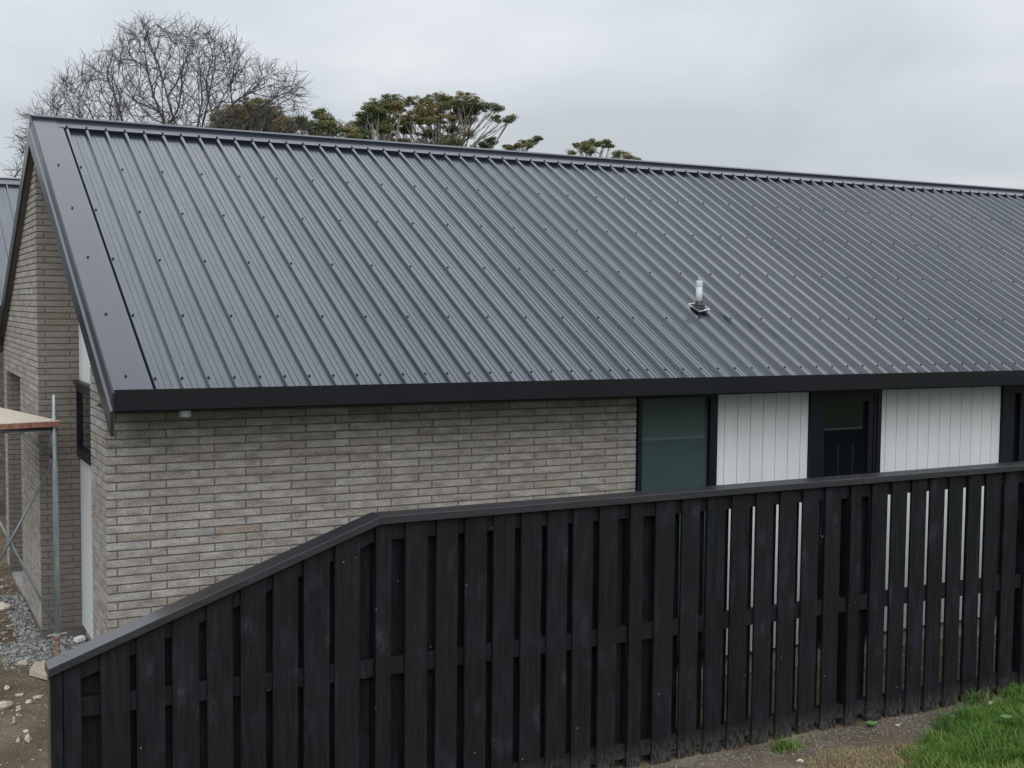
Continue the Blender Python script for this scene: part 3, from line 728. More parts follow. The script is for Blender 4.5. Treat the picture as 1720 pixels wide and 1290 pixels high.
# ------------------------------------------------------------------ fence
fence = empty('fence', (1.3, -1.25, ZG), label='black timber paling fence in front of the brick house, top sloping down at left', cat='fence')
F0 = -1.30
def cap_top(x): return 1.834 + (x-1.262)*0.006 if x > 1.262 else 1.834 - (1.262-x)*0.3640
def under(x): return cap_top(x) - 0.044
front = [(-.424, -.337), (-.246, -.101), (-.064, .08), (.119, .259), (.299, .437), (.481, .619), (.658, .798), (.831, .98), (1.011, 1.157),
         (1.433, 1.570), (1.626, 1.763), (1.808, 1.948), (1.993, 2.133), (2.178, 2.317), (2.359, 2.500), (2.541, 2.680), (2.728, 2.862),
         (3.144, 3.290), (3.344, 3.484), (3.543, 3.685), (3.744, 3.886), (3.943, 4.085), (4.143, 4.285), (4.340, 4.482), (4.539, 4.676),
         (4.964, 5.103), (5.149, 5.292), (5.338, 5.480), (5.519, 5.662), (5.710, 5.848), (5.903, 6.038), (6.086, 6.224), (6.285, 6.425),
         (6.70, 6.84), (6.885, 7.025), (7.07, 7.21), (7.255, 7.395), (7.44, 7.58), (7.625, 7.765), (7.81, 7.95), (7.995, 8.135)]
posts = [(-.487, -.430), (1.250, 1.342), (2.950, 3.045), (4.762, 4.856), (6.515, 6.608), (8.23, 8.325)]
def paling(x0, x1, y0, z0, name='paling', lean=0.0):
    q = G(); za = under(x0+0.001)-0.001; zb = under(x1-0.001)-0.001
    y1 = y0+0.019; l = lean
    c_ = 0.002
    vs = []
    for (z, zz, dx) in ((z0, z0, l), (za, zb, 0)):
        ring = [(x0+c_, y0, za if z is za else z), (x1-c_, y0, zb if z is za else z), (x1, y0+c_, zb if z is za else z), (x1, y1, zb if z is za else z), (x0, y1, za if z is za else z), (x0, y0+c_, za if z is za else z)]
        vs += [(a+dx, b, cc) for a, b, cc in ring]
    q.add(vs, [tuple(range(6)), tuple(range(11, 5, -1))] + [(k, (k+1) % 6, 6+(k+1) % 6, 6+k) for k in range(6)])
    return q.build(name, M_FENCE, fence)
for (a, b) in front:
    j = random.uniform(-0.0015, 0.0015); paling(a+j, b+j, F0+random.uniform(-0.001, 0.001), ZG+random.uniform(-0.035, 0.0), lean=random.uniform(-0.004, 0.004))
YRB = F0 + 0.019 + 0.072
rear = []
bays = [(-.43, 1.25), (1.342, 2.95), (3.045, 4.762), (4.856, 6.515), (6.608, 8.23)]
for bi, (b0, b1) in enumerate(bays):
    fr_ = [p for p in front if b0 <= p[0] and p[1] <= b1]
    cs = [(p[1]+n[0])/2 for p, n in zip(fr_[:-1], fr_[1:])]
    shift = [0, 0, 0.0, 0.0, 0][bi]
    cs = [cs[0]-0.183] + cs + [cs[-1]+0.183]
    for c_ in cs:
        c_ += shift
        x0, x1 = c_-0.070, c_+0.070
        if x1-x0 > 0.05: rear.append((x0, x1))
rear = [(max(a, -0.487), b) for a, b in rear] + [(a-0.03, b+0.03) for a, b in posts[1:]]
rear.sort()
rear = [rear[0]] + [(max(a, p[1]+0.006), b) for p, (a, b) in zip(rear[:-1], rear[1:])]
for (a, b) in rear:
    if b-a > 0.03: paling(a, b, YRB, ZG+random.uniform(-0.02, 0.02), lean=random.uniform(-0.003, 0.003))
for (a, b) in posts:
    q = G(); q.prism([(a, ZG-0.1), (b, ZG-0.1), (b, under(b-0.001)-0.002), (a, under(a+0.001)-0.002)], 1, F0-0.004, F0+0.088)
    p_ = q.build('post', M_FENCE, fence)
q = G(); q.box(-0.4905, -0.4875, F0+0.0, F0+0.085, ZG-0.1, 1.12); q.build('end_strip', M_ENDT, fence)
RY0, RY1 = F0+0.0205, YRB-0.0015
for bi, (b0, b1) in enumerate(bays):
    q = G(); q.box(b0+0.002, b1-0.002, RY0, RY1, 0.908, 1.010, 0, 0.003); q.build('rail', M_FENCE, fence)
    q = G(); q.box(b0+0.002, b1-0.002, RY0, RY1, 0.155, 0.252, 0, 0.003); q.build('rail', M_FENCE, fence)
    q = G(); a, b = b0+0.002, b1-0.002
    q.prism([(a, under(a)-0.10), (b, under(b)-0.10) if b < 1.2 or a > 1.2 else (b, under(b)-0.10), (b, under(b)-0.003), (a, under(a)-0.003)], 1, RY0, RY1); q.build('rail', M_FENCE, fence)
# caps: bevelled, one length per stretch
def cap(xa, xb, name='fence_cap'):
    q = G(); vs = []
    for x in (xa, xb):
        z = cap_top(x)
        vs += [(x, -1.335, z-0.043), (x, -1.338, z-0.040), (x, -1.3365, z-0.0015), (x, -1.335, z), (x, -1.187, z+0.003), (x, -1.184, z), (x, -1.184, z-0.040), (x, -1.187, z-0.043), (x, -1.194, z-0.043), (x, -1.26, z-0.043), (x, -1.326, z-0.043)]
    n = 11
    q.add(vs, [tuple(range(n)), tuple(range(2*n-1, n-1, -1))] + [(k, (k+1) % n, n+(k+1) % n, n+k) for k in range(n)])
    q.build(name, M_CAP, fence)
cap(-0.498, 1.262); cap(1.264, 4.835); cap(4.8375, 8.35)
q = G()
for (x, y) in [(-0.40, -1.27), (-0.41, -1.23), (1.19, -1.29), (1.20, -1.21), (1.32, -1.28), (1.33, -1.2), (3.0, -1.25), (3.35, -1.28), (4.80, -1.29), (4.80, -1.22), (4.88, -1.28), (4.87, -1.21), (2.2, -1.22)]:
    z = cap_top(x) + (y+1.335)*0.02; q.tube([(x, y, z-0.002), (x, y, z+0.0012)], 0.0045, 7)
tag(q.build('nail', M_SCREW, fence), kind='stuff')
q = G()
for (a, b) in front:
    for z in (0.20, 0.96):
        for t in (0.22, 0.78):
            x = a+(b-a)*t + random.uniform(-.006, .006); zz = z+random.uniform(-0.02, 0.02); q.tube([(x, F0+0.001, zz), (x, F0-0.0025, zz)], 0.0028, 6)
tag(q.build('nail', M_SCREW, fence), kind='stuff')

# ------------------------------------------------------------------ scaffold
SX, SY = 0.025, 2.60
RA = math.radians(12); dx = Vector((math.cos(RA), math.sin(RA), 0)); dy = Vector((-math.sin(RA), math.cos(RA), 0))
scaf = empty('scaffold', (SX, SY, ZG), label='galvanised tube scaffold trestle with rusty jack foot beside the house gable', cat='scaffold')
S0 = Vector((SX, SY, 0))
def tubeobj(name, pts, r, mat, parent, n=14, smooth=True):
    q = G(); q.tube(pts, r, n); return q.build(name, mat, parent, smooth)
W_ = 0.66
Z = lambda z: Vector((0, 0, z))
tubeobj('upright', [S0+Z(0.36), S0+Z(2.09), S0+Z(2.12), S0+Z(2.27), S0+Z(2.285)], [0.0225, 0.0225, 0.017, 0.0165, 0.008], M_GALV, scaf)
S1 = S0 - dx*W_
tubeobj('upright', [S1+Z(0.36), S1+Z(2.06)], 0.0225, M_GALV, scaf)
for S_ in (S0, S1):
    q = G(); q.tube([S_+Z(0.105), S_+Z(0.35)], 0.0175, 12); q.build('jack', M_RUST, scaf, False)
    q = G(); q.tube([S_+Z(0.335), S_+Z(0.362)], 0.027, 12); q.tube([S_-dx*0.075+Z(0.35), S_+dx*0.075+Z(0.35)], 0.007, 8); q.build('jack_nut', M_PLAST, scaf)
    q = G(); q.box(S_.x-0.07, S_.x+0.07, S_.y-0.07, S_.y+0.07, ZG, ZG+0.012); q.build('base_plate', M_RUST, scaf)
tubeobj('ledger', [S0+Z(2.015), S1+Z(2.015)], 0.016, M_DGALV, scaf)
BK = dy*1.9
for S_ in (S0+BK, S1+BK): tubeobj('upright', [S_+Z(0.12), S_+Z(2.06)], 0.0225, M_GALV, scaf)
tubeobj('ledger', [S0+BK+Z(2.015), S1+BK+Z(2.015)], 0.02, M_DGALV, scaf)
tubeobj('brace', [S0+Z(1.75)-dx*0.01, S1+Z(0.62)], 0.0105, M_DGALV, scaf, 10)
tubeobj('brace', [S0+Z(0.42)-dx*0.01+dy*0.02, S1+Z(1.80)+dy*0.02], 0.0105, M_GALV, scaf, 10)
tubeobj('brace', [S0+Z(1.77)-dx*0.01, S0-dx*0.26+Z(2.00)], 0.010, M_DGALV, scaf, 10)
tubeobj('strut', [S0-dx*0.025+Z(1.78), S0-dx*0.025+Z(2.01)], 0.008, M_DGALV, scaf, 8)
q = G(); q.tube([S0-dx*0.028+Z(1.735), S0-dx*0.028+Z(1.775)], 0.013, 8); q.tube([S0+Z(1.42), S0+Z(1.424)], 0.025, 12); q.build('clamp', M_DGALV, scaf)
for k, (lab) in enumerate(['pale timber scaffold plank nearest the brick gable, resting on the steel tube', 'pale timber scaffold plank on the outer side, farther left on the steel tube']):
    q = G(); P0 = S0 + dx*(0.030-0.232*(k+1)) - dy*0.06 + Z(2.034)
    q.obox(P0+Z(0.042), dx*0.227, dy*2.2, Z(0.004), 0); q.obox(P0, dx*0.227, dy*2.2, Z(0.0418), 1)
    tag(q.build('scaffold_plank', [M_PLANK, M_PLANKE]), lab, 'plank', 'planks on the scaffold')

# ------------------------------------------------------------------ stones and rubble
def rock(x, y, z, sx, sy_, sz, seed, rot=0.0, sub=1):
    rr = random.Random(seed); t = (1+5**0.5)/2
    base = [(-1, t, 0), (1, t, 0), (-1, -t, 0), (1, -t, 0), (0, -1, t), (0, 1, t), (0, -1, -t), (0, 1, -t), (t, 0, -1), (t, 0, 1), (-t, 0, -1), (-t, 0, 1)]
    F = [(0, 11, 5), (0, 5, 1), (0, 1, 7), (0, 7, 10), (0, 10, 11), (1, 5, 9), (5, 11, 4), (11, 10, 2), (10, 7, 6), (7, 1, 8), (3, 9, 4), (3, 4, 2), (3, 2, 6), (3, 6, 8), (3, 8, 9), (4, 9, 5), (2, 4, 11), (6, 2, 10), (8, 6, 7), (9, 8, 1)]
    V = [Vector(v).normalized() for v in base]
    if sub:
        mid = {}; F2 = []
        def mp(a, b):
            k = (min(a, b), max(a, b))
            if k not in mid: V.append(((V[a]+V[b])/2).normalized()); mid[k] = len(V)-1
            return mid[k]
        for a, b, c_ in F: ab, bc, ca_ = mp(a, b), mp(b, c_), mp(c_, a); F2 += [(a, ab, ca_), (b, bc, ab), (c_, ca_, bc), (ab, bc, ca_)]
        F = F2
    c_, s_ = math.cos(rot), math.sin(rot); vs = []
    off = Vector((rr.random()*50, rr.random()*50, rr.random()*50))
    for v in V:
        k = 0.78 + 0.55*noise.noise(v*1.3+off) + rr.uniform(-0.07, 0.07)
        a, b, cc = v.x*sx*k, v.y*sy_*k, max(v.z*sz*k, -sz*0.5)
        vs.append((x + c_*a - s_*b, y + s_*a + c_*b, z+cc))
    return vs, F
def gh(x, y): return float(ground_h(x, y))
stones = [
 ('pale_rock', -0.461, 1.711, .115, .08, .05, M_STONE, 'large cream rock at the left edge of the bare soil', 0.2),
 ('pale_rock', -0.330, 1.90, .055, .03, .02, M_STONE, 'flat cream stone just right of the large cream rock', 0.1),
 ('pale_rock', -0.365, 1.60, .040, .03, .025, M_STONE, 'small angular cream stone in front of the flat cream stone', 0.6),
 ('pale_rock', -0.215, 1.80, .085, .028, .022, M_STONE, 'long narrow cream stone lying beside the fence end', 0.35),
 ('pale_rock', -0.285, 1.73, .045, .03, .022, M_STONE, 'stubby cream stone touching the long narrow cream stone', 0.1),
 ('pale_rock', -0.235, 2.66, .085, .06, .035, M_STONE, 'flat beige rock at the edge of the grey gravel', 0.7),
 ('pale_rock', -0.180, 2.72, .035, .03, .03, M_GREY, 'rounded grey stone beside the flat beige rock', 0.3),
 ('pale_rock', -0.180, 2.50, .030, .026, .022, M_GREY, 'small round grey stone below the gravel edge', 0.0),
 ('pale_rock', -0.405, 2.06, .040, .032, .03, M_STONE, 'lone round cream stone above the large cream rock', 0.9),
 ('pale_rock', -0.425, 1.29, .032, .026, .028, M_GREY, 'dark round pebble with a pale pebble behind it', 0.0),
 ('pale_rock', -0.420, 1.36, .022, .02, .018, M_STONE, 'pale pebble behind the dark round pebble', 0.0),
 ('pale_rock', -0.388, 1.45, .026, .018, .015, M_STONE, 'small flat pale pebble between the long stone and the lone white stone', 0.2),
 ('pale_rock', -0.372, 1.07, .030, .018, .014, M_STONE, 'small pale pebble above the pointed white stone', 0.2),
 ('pale_rock', -0.380, 0.86, .038, .03, .040, M_STONE, 'pointed white stone on the bare soil', 0.5),
 ('pale_rock', -0.437, 0.90, .024, .02, .022, M_STONE, 'small cream pebble left of the pointed white stone', 0.1),
 ('pale_rock', -0.225, 4.45, .15, .20, .05, M_STONE, 'big pale sandstone lump on the soil heap by the far brick pier', 0.3),
 ('pale_rock', 5.56, -1.52, .085, .04, .035, M_STONE, 'tan rock on the grey gravel at the lawn edge', 0.3),
 ('pale_rock', 5.10, -1.46, .035, .022, .018, M_STONE, 'oval cream stone between the fence and the lawn', -0.4),
 ('pale_rock', 4.05, -1.66, .045, .02, .016, M_STONE, 'long pale stone on bare earth below the fence, by the dry grass', -0.8),
 ('pale_rock', 6.02, -1.46, .07, .03, .02, M_STONE, 'tan flat stone half sunk in the lawn near the fence', 0.1),
]
for k, (nm, x, y, a, b, c_, mm, lab, rot) in enumerate(stones):
    vs, fs = rock(x, y, gh(x, y)+c_*0.35, a*0.62, b*0.75, c_, 100+k, rot, 1); q = G(); q.add(vs, fs)
    tag(q.build('stone', mm), lab, 'stone', 'pale stones lying on the ground')
# white offcut and concrete slab piece
q = G(); q.obox((0.255, 3.16, gh(0.25, 3.2)+0.01), (0.07, 0.02, 0.012), (-0.025, 0.05, 0.006), (0, 0, 0.03)); tag(q.build('white_block', M_CLAD), 'white block offcut on the gravel at the foot of the white wall', 'block')
q = G(); o_ = Vector((-0.21, 2.12, gh(-0.2, 2.2)+0.005)); q.prism([(-0.22, 2.30), (-0.06, 2.02), (0.12, 2.2), (0.10, 2.55), (-0.16, 2.50)], 2, gh(-0.1, 2.3)+0.012, gh(-0.1, 2.3)+0.055); tag(q.build('concrete_slab', M_STONE), 'pale flat concrete slab fragment behind the end of the black fence', 'slab')
def scatter(name, n, region, size, mat, seed, label, sub=0, zoff=0.2):
    rr = random.Random(seed); q = G(); c_ = 0
    while c_ < n:
        x, y = region(rr)
        s_ = size[0]*(size[1]/size[0])**(rr.random()**2.2); vs, fs = rock(x, y, gh(x, y)+s_*zoff, s_, s_*rr.uniform(0.6, 1), s_*rr.uniform(0.4, 0.8), rr.randrange(10**6), rr.uniform(0, 6.28), sub)
        q.add(vs, fs, 0, rr.random()); c_ += 1
    return tag(q.build(name, mat), label, name.replace('_', ' '), None, 'stuff')
def reg_gravel(rr):
    while True:
        x, y = rr.uniform(-0.42, 0.38), rr.uniform(2.45, 5.2)
        if (x < 0.33 and y < 3.42 and rr.random() < min(1, max(0, (y-2.45)/0.45)) and x > -0.34-0.05*(3.4-y)): return x, y
        if y > 3.4 and -0.16-0.06*rr.random() < x < 0.0: return x, y
scatter('gravel', 3200, reg_gravel, (0.008, 0.026), M_GRAV, 5, 'grey crushed gravel heaped in the recess at the foot of the brick piers')
scatter('rubble', 1500, lambda rr: (rr.uniform(-0.95, -0.02) if rr.random() < .7 else rr.uniform(-0.5, 0.0), rr.uniform(0.3, 7.5)), (0.004, 0.02), M_RUBB, 6, 'small brown clods and chips on the bare soil left of the fence', zoff=0.25)
scatter('debris', 420, lambda rr: (rr.gauss(-0.3, 0.16), rr.uniform(3.4, 6.8)), (0.012, 0.05), M_RUBB, 8, 'broken brown rubble along the foot of the gable wall')
scatter('fence_gravel', 5200, lambda rr: (rr.uniform(2.6, 6.6), -1.335-abs(rr.gauss(0, 0.16))), (0.004, 0.013), M_FGR, 9, 'fine grey gravel in the strip along the foot of the black fence')
scatter('yard_rubble', 1400, lambda rr: (rr.uniform(2.5, 8.5), rr.uniform(-1.1, 0.0)), (0.006, 0.03), M_RUBB, 10, 'crushed stone in the yard strip between fence and house')

# ------------------------------------------------------------------ grass
def blades(name, n, region, h, wdt, stops, seed, label, lean=0.5):
    rr = np.random.default_rng(seed); pts = region(rr, n); x, y = pts[:, 0], pts[:, 1]; n = len(x)
    z = ground_h(x, y)-0.004
    cl = vnoise(x*7, y*7, seed+20); hh = rr.uniform(h[0], h[1], n)*(0.55+0.9*cl); w = rr.uniform(0.6, 1.2, n)*wdt
    az = rr.uniform(0, 2*np.pi, n)+vnoise(x*3, y*3, seed+30)*3; ln = rr.uniform(0.1, 1.0, n)*lean*hh*1.3
    wx, wy = -np.sin(az)*w/2, np.cos(az)*w/2; lx, ly = np.cos(az)*ln, np.sin(az)*ln
    V = np.zeros((n, 7, 3))
    for k, (t, ww) in enumerate(((0, 1), (0.4, 0.9), (0.75, 0.6))):
        for s_ in (0, 1):
            sg = -1 if s_ else 1
            V[:, 2*k+s_, 0] = x+lx*t*t+sg*wx*ww; V[:, 2*k+s_, 1] = y+ly*t*t+sg*wy*ww; V[:, 2*k+s_, 2] = z+hh*t*(1-0.25*t)
    V[:, 6, 0] = x+lx*1.15; V[:, 6, 1] = y+ly*1.15; V[:, 6, 2] = z+hh*0.86-ln*0.15
    me = bpy.data.meshes.new(name)
    base = (np.arange(n)*7)[:, None]
    quads = np.concatenate([base+np.array([0, 1, 3, 2]), base+np.array([2, 3, 5, 4])], 0); tris = base+np.array([4, 5, 6])
    nv = n*7; me.vertices.add(nv); me.vertices.foreach_set('co', V.ravel())
    loops = np.concatenate([quads.ravel(), tris.ravel()]); me.loops.add(len(loops)); me.loops.foreach_set('vertex_index', loops)
    me.polygons.add(len(quads)+len(tris)); st = np.concatenate([np.arange(len(quads))*4, len(quads)*4+np.arange(len(tris))*3]); me.polygons.foreach_set('loop_start', st)
    at = me.attributes.new('rnd', 'FLOAT', 'FACE')
    rv = np.clip(rr.random(n)*0.5+(vnoise(x*2.6, y*2.6, seed+40)*0.6+vnoise(x*9, y*9, seed+41)*0.4)*0.62-0.06+(rr.random(n) > 0.94)*0.35, 0, 1); at.data.foreach_set('value', np.concatenate([rv, rv, rv]))
    me.update(); me.validate()
    return tag(link(name, me, leaf_mat(name+'_blade', stops, 0.5)), label, 'grass', None, 'stuff')
def lawn(rr, n):
    x = rr.uniform(4.3, 9.0, n); y = rr.uniform(-4.2, -1.33, n)
    edge = 5.62 + (vnoise(x*0+3, y*3, 77)-0.5)*0.5 + (-1.35-y)*(-1.6) + (vnoise(x*6, y*6, 78)-0.5)*0.35
    k = rr.random(n) < np.clip((x-edge+0.10)/0.42, 0, 1)**1.5
    k &= ~((x < 6.25) & (y > -1.50) & (vnoise(x*5, y*5, 79) > 0.35))
    k &= vnoise(x*9, y*9, 80) > 0.14
    return np.stack([x, y], 1)[k]
GS = [(0.0, (0.018, 0.060, 0.006)), (0.35, (0.043, 0.115, 0.010)), (0.7, (0.092, 0.165, 0.022)), (0.88, (0.17, 0.22, 0.045)), (1.0, (0.26, 0.25, 0.08))]
blades('grass', 150000, lawn, (0.05, 0.115), 0.0042, GS, 1, 'lush green grass at the lower right in front of the fence', 0.9)
def tuft(cx0, cy0, r0):
    def f(rr, n):
        a = rr.uniform(0, 2*np.pi, n); r_ = r0*np.abs(rr.normal(0, 0.5, n)); return np.stack([cx0+r_*np.cos(a), cy0-np.abs(r_*np.sin(a))*0.6], 1)
    return f
blades('grass_tuft', 260, tuft(4.12, -1.42, 0.20), (0.05, 0.12), 0.004, GS, 3, 'thin green tuft of grass at the fence foot near the bottom edge', 0.8)
blades('tall_grass', 160, tuft(5.98, -1.35, 0.22), (0.10, 0.20), 0.004, GS, 4, 'taller dark grass blades leaning on the fence at the lawn corner', 0.7)
def dryreg(rr, n):
    x = rr.uniform(3.2, 5.0, n); y = rr.uniform(-2.3, -1.5, n); k = ((x-4.35)/0.55)**2+((y+1.92)/0.28)**2 < 0.4+vnoise(x*6, y*6, 55); return np.stack([x, y], 1)[k]
blades('dry_grass', 9000, dryreg, (0.015, 0.045), 0.003, [(0, (0.20, 0.15, 0.07)), (0.6, (0.32, 0.25, 0.13)), (0.85, (0.16, 0.17, 0.05)), (1, (0.10, 0.15, 0.03))], 6, 'short yellow dry grass between the fence gravel and the green lawn', 1.6)
# broad leaf weeds
for k, (x, y, lab) in enumerate([(4.93, -1.39, 'small broad leaved weed at the foot of the fence'), (5.62, -1.95, 'round leaved weed growing in the lawn')]):
    q = G()
    for j in range(5):
        a = j*1.3+k; l_ = 0.045; d = Vector((math.cos(a), math.sin(a), 0)); s_ = Vector((-d.y, d.x, 0)); z = gh(x, y)+(0.01 if k == 0 else 0.07)
        P = [Vector((x, y, z)), Vector((x, y, z+0.012))+d*l_*0.35+s_*0.016, Vector((x, y, z+0.02))+d*l_*0.75+s_*0.017, Vector((x, y, z+0.018))+d*l_*1.1, Vector((x, y, z+0.02))+d*l_*0.75-s_*0.017, Vector((x, y, z+0.012))+d*l_*0.35-s_*0.016]
        q.add([tuple(p) for p in P], [(0, 1, 2, 3), (0, 3, 4, 5)], 0, 0.6)
    tag(q.build('weed', leaf_mat('weed_leaf', [(0, (0.05, 0.13, 0.03)), (1, (0.10, 0.2, 0.06))]), outward=False), lab, 'weed', 'broad leaved weeds')

# ------------------------------------------------------------------ neighbour house behind on the left
NY, NZ, NX = 13.6, 4.97, -5.0
nb = empty('neighbour_house', (0.0, NY-3.3, ZG), label='second dark roofed brick house half hidden behind the gable at the far left', cat='house')
nroof = empty('roof'); nroof.parent = nb; nroof.location = (0, 0, 2.6)
q = G(); x = NX; npts = []
NP = 0.19
while x < 5.5:
    npts += [(x, -0.03), (x+0.060, -0.03), (x+0.064, -0.027), (x+0.068, -0.03), (x+0.100, -0.03), (x+0.104, -0.027), (x+0.108, -0.03), (x+0.145, -0.03), (x+0.157, 0), (x+0.176, 0), (x+0.188, -0.03)]; x += NP
def np_(x, v, n): return (x, NY - (4.2-v)*CT - n*ST, NZ - (4.2-v)*ST + n*CT)
vs = []
for (x, h) in npts: vs += [np_(x, 0, h), np_(x, 4.17, h)]
q.add(vs, [(2*k, 2*k+2, 2*k+3, 2*k+1) for k in range(len(npts)-1)]); q.build('roof_sheet', M_ROOF, nroof, outward=False)
vs = []
q = G()
for (x, h) in npts: vs += [(np_(x, 0, h)[0], 2*NY-np_(x, 0, h)[1], np_(x, 0, h)[2]), (x, 2*NY-np_(x, 4.17, h)[1], np_(x, 4.17, h)[2])]
q.add(vs, [(2*k, 2*k+2, 2*k+3, 2*k+1) for k in range(len(npts)-1)]); q.build('roof_sheet', M_ROOF, nroof, outward=False)
q = G()
for f in ((lambda P: P), (lambda P: (P[0], 2*NY-P[1], P[2]))):
    q.add([f(np_(NX, 4.0, 0.004)), f(np_(5.5, 4.0, 0.004)), f(np_(5.5, 4.21, 0.004)), f(np_(NX, 4.21, 0.004)), f(np_(NX, 4.0, -0.03)), f(np_(5.5, 4.0, -0.03))], [(0, 1, 2, 3), (0, 4, 5, 1)])
q.tube([(NX, NY, NZ+0.012), (5.5, NY, NZ+0.012)], 0.014, 8)
q.build('ridge_flashing', M_FLASH, nroof, outward=False)
q = G(); q.box(NX+0.3, 5.3, NY-3.35, NY-3.25, ZG-0.2, NZ-4.2*ST+0.06); q.box(NX+0.3, 5.3, NY+3.25, NY+3.35, ZG-0.2, NZ-4.2*ST+0.06); q.box(5.2, 5.3, NY-3.2499, NY+3.2499, ZG-0.2, NZ-4.2*ST+0.06); q.box(NX+0.3, NX+0.4, NY-3.2499, NY+3.2499, ZG-0.2, NZ-4.2*ST+0.06)
nw = q.build('brick_wall', M_MORTAR, nb)
q = G()
for r in range(-6, 44):
    z0, z1 = course(r)
    if z1 > NZ-4.2*ST: continue
    x = -1.5 + (0.15 if r % 2 else 0)
    while x < 1.6: q.box(x, x+0.292, NY-3.357, NY-3.30, z0, z1); x += 0.30
tag(q.build('brick', brick_material('dark_shaded_brick', 0.22), nw), kind='stuff')  # dark brick whose colour also holds the shade on this wall
q = G(); q.box(NX, 5.5, NY-4.2*CT-0.07, NY-4.2*CT, NZ-4.2*ST-0.14, NZ-4.2*ST-0.02); q.build('gutter', M_GUT, nb)

# ------------------------------------------------------------------ trees
def seg_tubes(q, segs, nside=4):
    for (a, b, ra, rb, mi) in segs:
        d = (b-a)
        if d.length < 1e-5: continue
        d.normalize(); up = Vector((0, 0, 1)) if abs(d.z) < 0.9 else Vector((1, 0, 0)); s_ = d.cross(up).normalized(); t_ = d.cross(s_); n = nside if ra > 0.02 else 3
        vs = [tuple(p + (s_*math.cos(2*math.pi*k/n)+t_*math.sin(2*math.pi*k/n))*r_) for p, r_ in ((a, ra), (b, rb)) for k in range(n)]
        q.add(vs, [(k, (k+1) % n, n+(k+1) % n, n+k) for k in range(n)], mi, 0.5)
def colonise(base, axis_pts, attract, step, infl, kill, iters, seed):
    """space colonisation; returns node positions and parents"""
    nodes = [np.array(base, float)]; par = [-1]
    for p in axis_pts: nodes.append(np.array(p, float)); par.append(len(nodes)-2)
    A = attract.copy(); rr = np.random.default_rng(seed)
    P = np.array(nodes)
    best = np.full(len(A), 1e9); bi = np.zeros(len(A), int)
    start = 0; nk = {}
    for it in range(iters):
        if len(A) == 0: break
        newP = P[start:]
        if len(newP):
            D = np.linalg.norm(A[:, None, :]-newP[None], axis=2); j = D.argmin(1); dm = D[np.arange(len(A)), j]; u = dm < best
            best[u] = dm[u]; bi[u] = j[u]+start
        keep = best > kill; A = A[keep]; best = best[keep]; bi = bi[keep]
        if len(A) == 0: break
        act = best < infl; start = len(P); 
        if not act.any(): break
        idx = np.unique(bi[act]); add = []; ap = []
        for i_ in idx:
            if nk.get(i_, 0) >= 3: continue
            nk[i_] = nk.get(i_, 0)+1
            m_ = act & (bi == i_); d = A[m_]-P[i_]; d /= np.linalg.norm(d, axis=1)[:, None]; d0 = P[i_]-P[par[i_]] if par[i_] >= 0 else np.zeros(3); v = d.sum(0)/np.linalg.norm(d.sum(0)+1e-9)+rr.normal(0, 0.12, 3)+np.array([0, 0, 0.10])+0.8*d0/(np.linalg.norm(d0)+1e-9); n_ = np.linalg.norm(v)
            if n_ < 1e-6: continue
            q_ = P[i_]+v/n_*step; add.append(q_); ap.append(i_)
        if not add: break
        add = np.array(add)
        P = np.concatenate([P, add]); par += ap
        if len(P) > 9000: break
    return P, np.array(par)
def tree_from(P, par, tip, expo=2.4):
    n = len(P); r = np.zeros(n); kids = np.zeros(n, int)
    for i_ in range(n-1, 0, -1): kids[par[i_]] += 1
    acc = np.zeros(n)
    for i_ in range(n-1, -1, -1):
        if acc[i_] == 0: acc[i_] = tip**expo
        if par[i_] >= 0: acc[par[i_]] += acc[i_]
    return acc**(1/expo), kids

# bare deciduous tree, about forty metres off
D1 = 40.0
def w1(x, y, dd=0.0): return far_point(x, y, D1+dd)
base = w1(300, 560); base.z = ZG
outline = [(22, 262), (40, 215), (65, 175), (85, 150), (110, 118), (150, 105), (185, 72), (215, 35), (245, 16), (280, 28), (310, 30), (345, 42), (375, 55), (395, 72), (415, 92), (440, 100), (460, 105), (490, 112), (505, 135), (518, 165), (500, 200)]
ox = [p[0] for p in outline]; oy = [p[1] for p in outline]
rr = np.random.default_rng(11); att = []
while len(att) < 3400:
    x = rr.uniform(22, 518); t = np.interp(x, ox, oy); lo = 330 if x < 60 else 300
    t += 13; y = t + (lo-t)*rr.random()**1.05 + rr.normal(0, 6)
    if y < t: continue
    k = (x-275)/250; dz = rr.uniform(-1, 1)*3.6*math.sqrt(max(0.05, 1-k*k))
    p = w1(x, y, dz); 
    if rr.random() < 0.86 or y < t+60: att.append(tuple(p))
att = np.array(att)
ax = [tuple(base + (w1(292, 400)-base)*t) for t in (0.25, 0.5, 0.75)]
P, par = colonise(tuple(base), ax, att, 0.26, 4.5, 0.34, 260, 3)
rad, kids = tree_from(P, par, 0.0085, 2.3)
t1 = empty('bare_tree', tuple(base), label='large leafless tree with fine spreading twigs behind the roof on the left', cat='tree')
q = G(); segs = []
for i_ in range(1, len(P)):
    a = Vector(P[par[i_]]); b = Vector(P[i_]); segs.append((a, b, min(rad[par[i_]], 0.32), min(rad[i_], 0.32), 0))
big = [s_ for s_ in segs if s_[2] > 0.045]; small = [s_ for s_ in segs if s_[2] <= 0.045]
seg_tubes(q, big, 6); q.build('trunk', M_BARK, t1, outward=False)
rt = random.Random(4)
tw = []
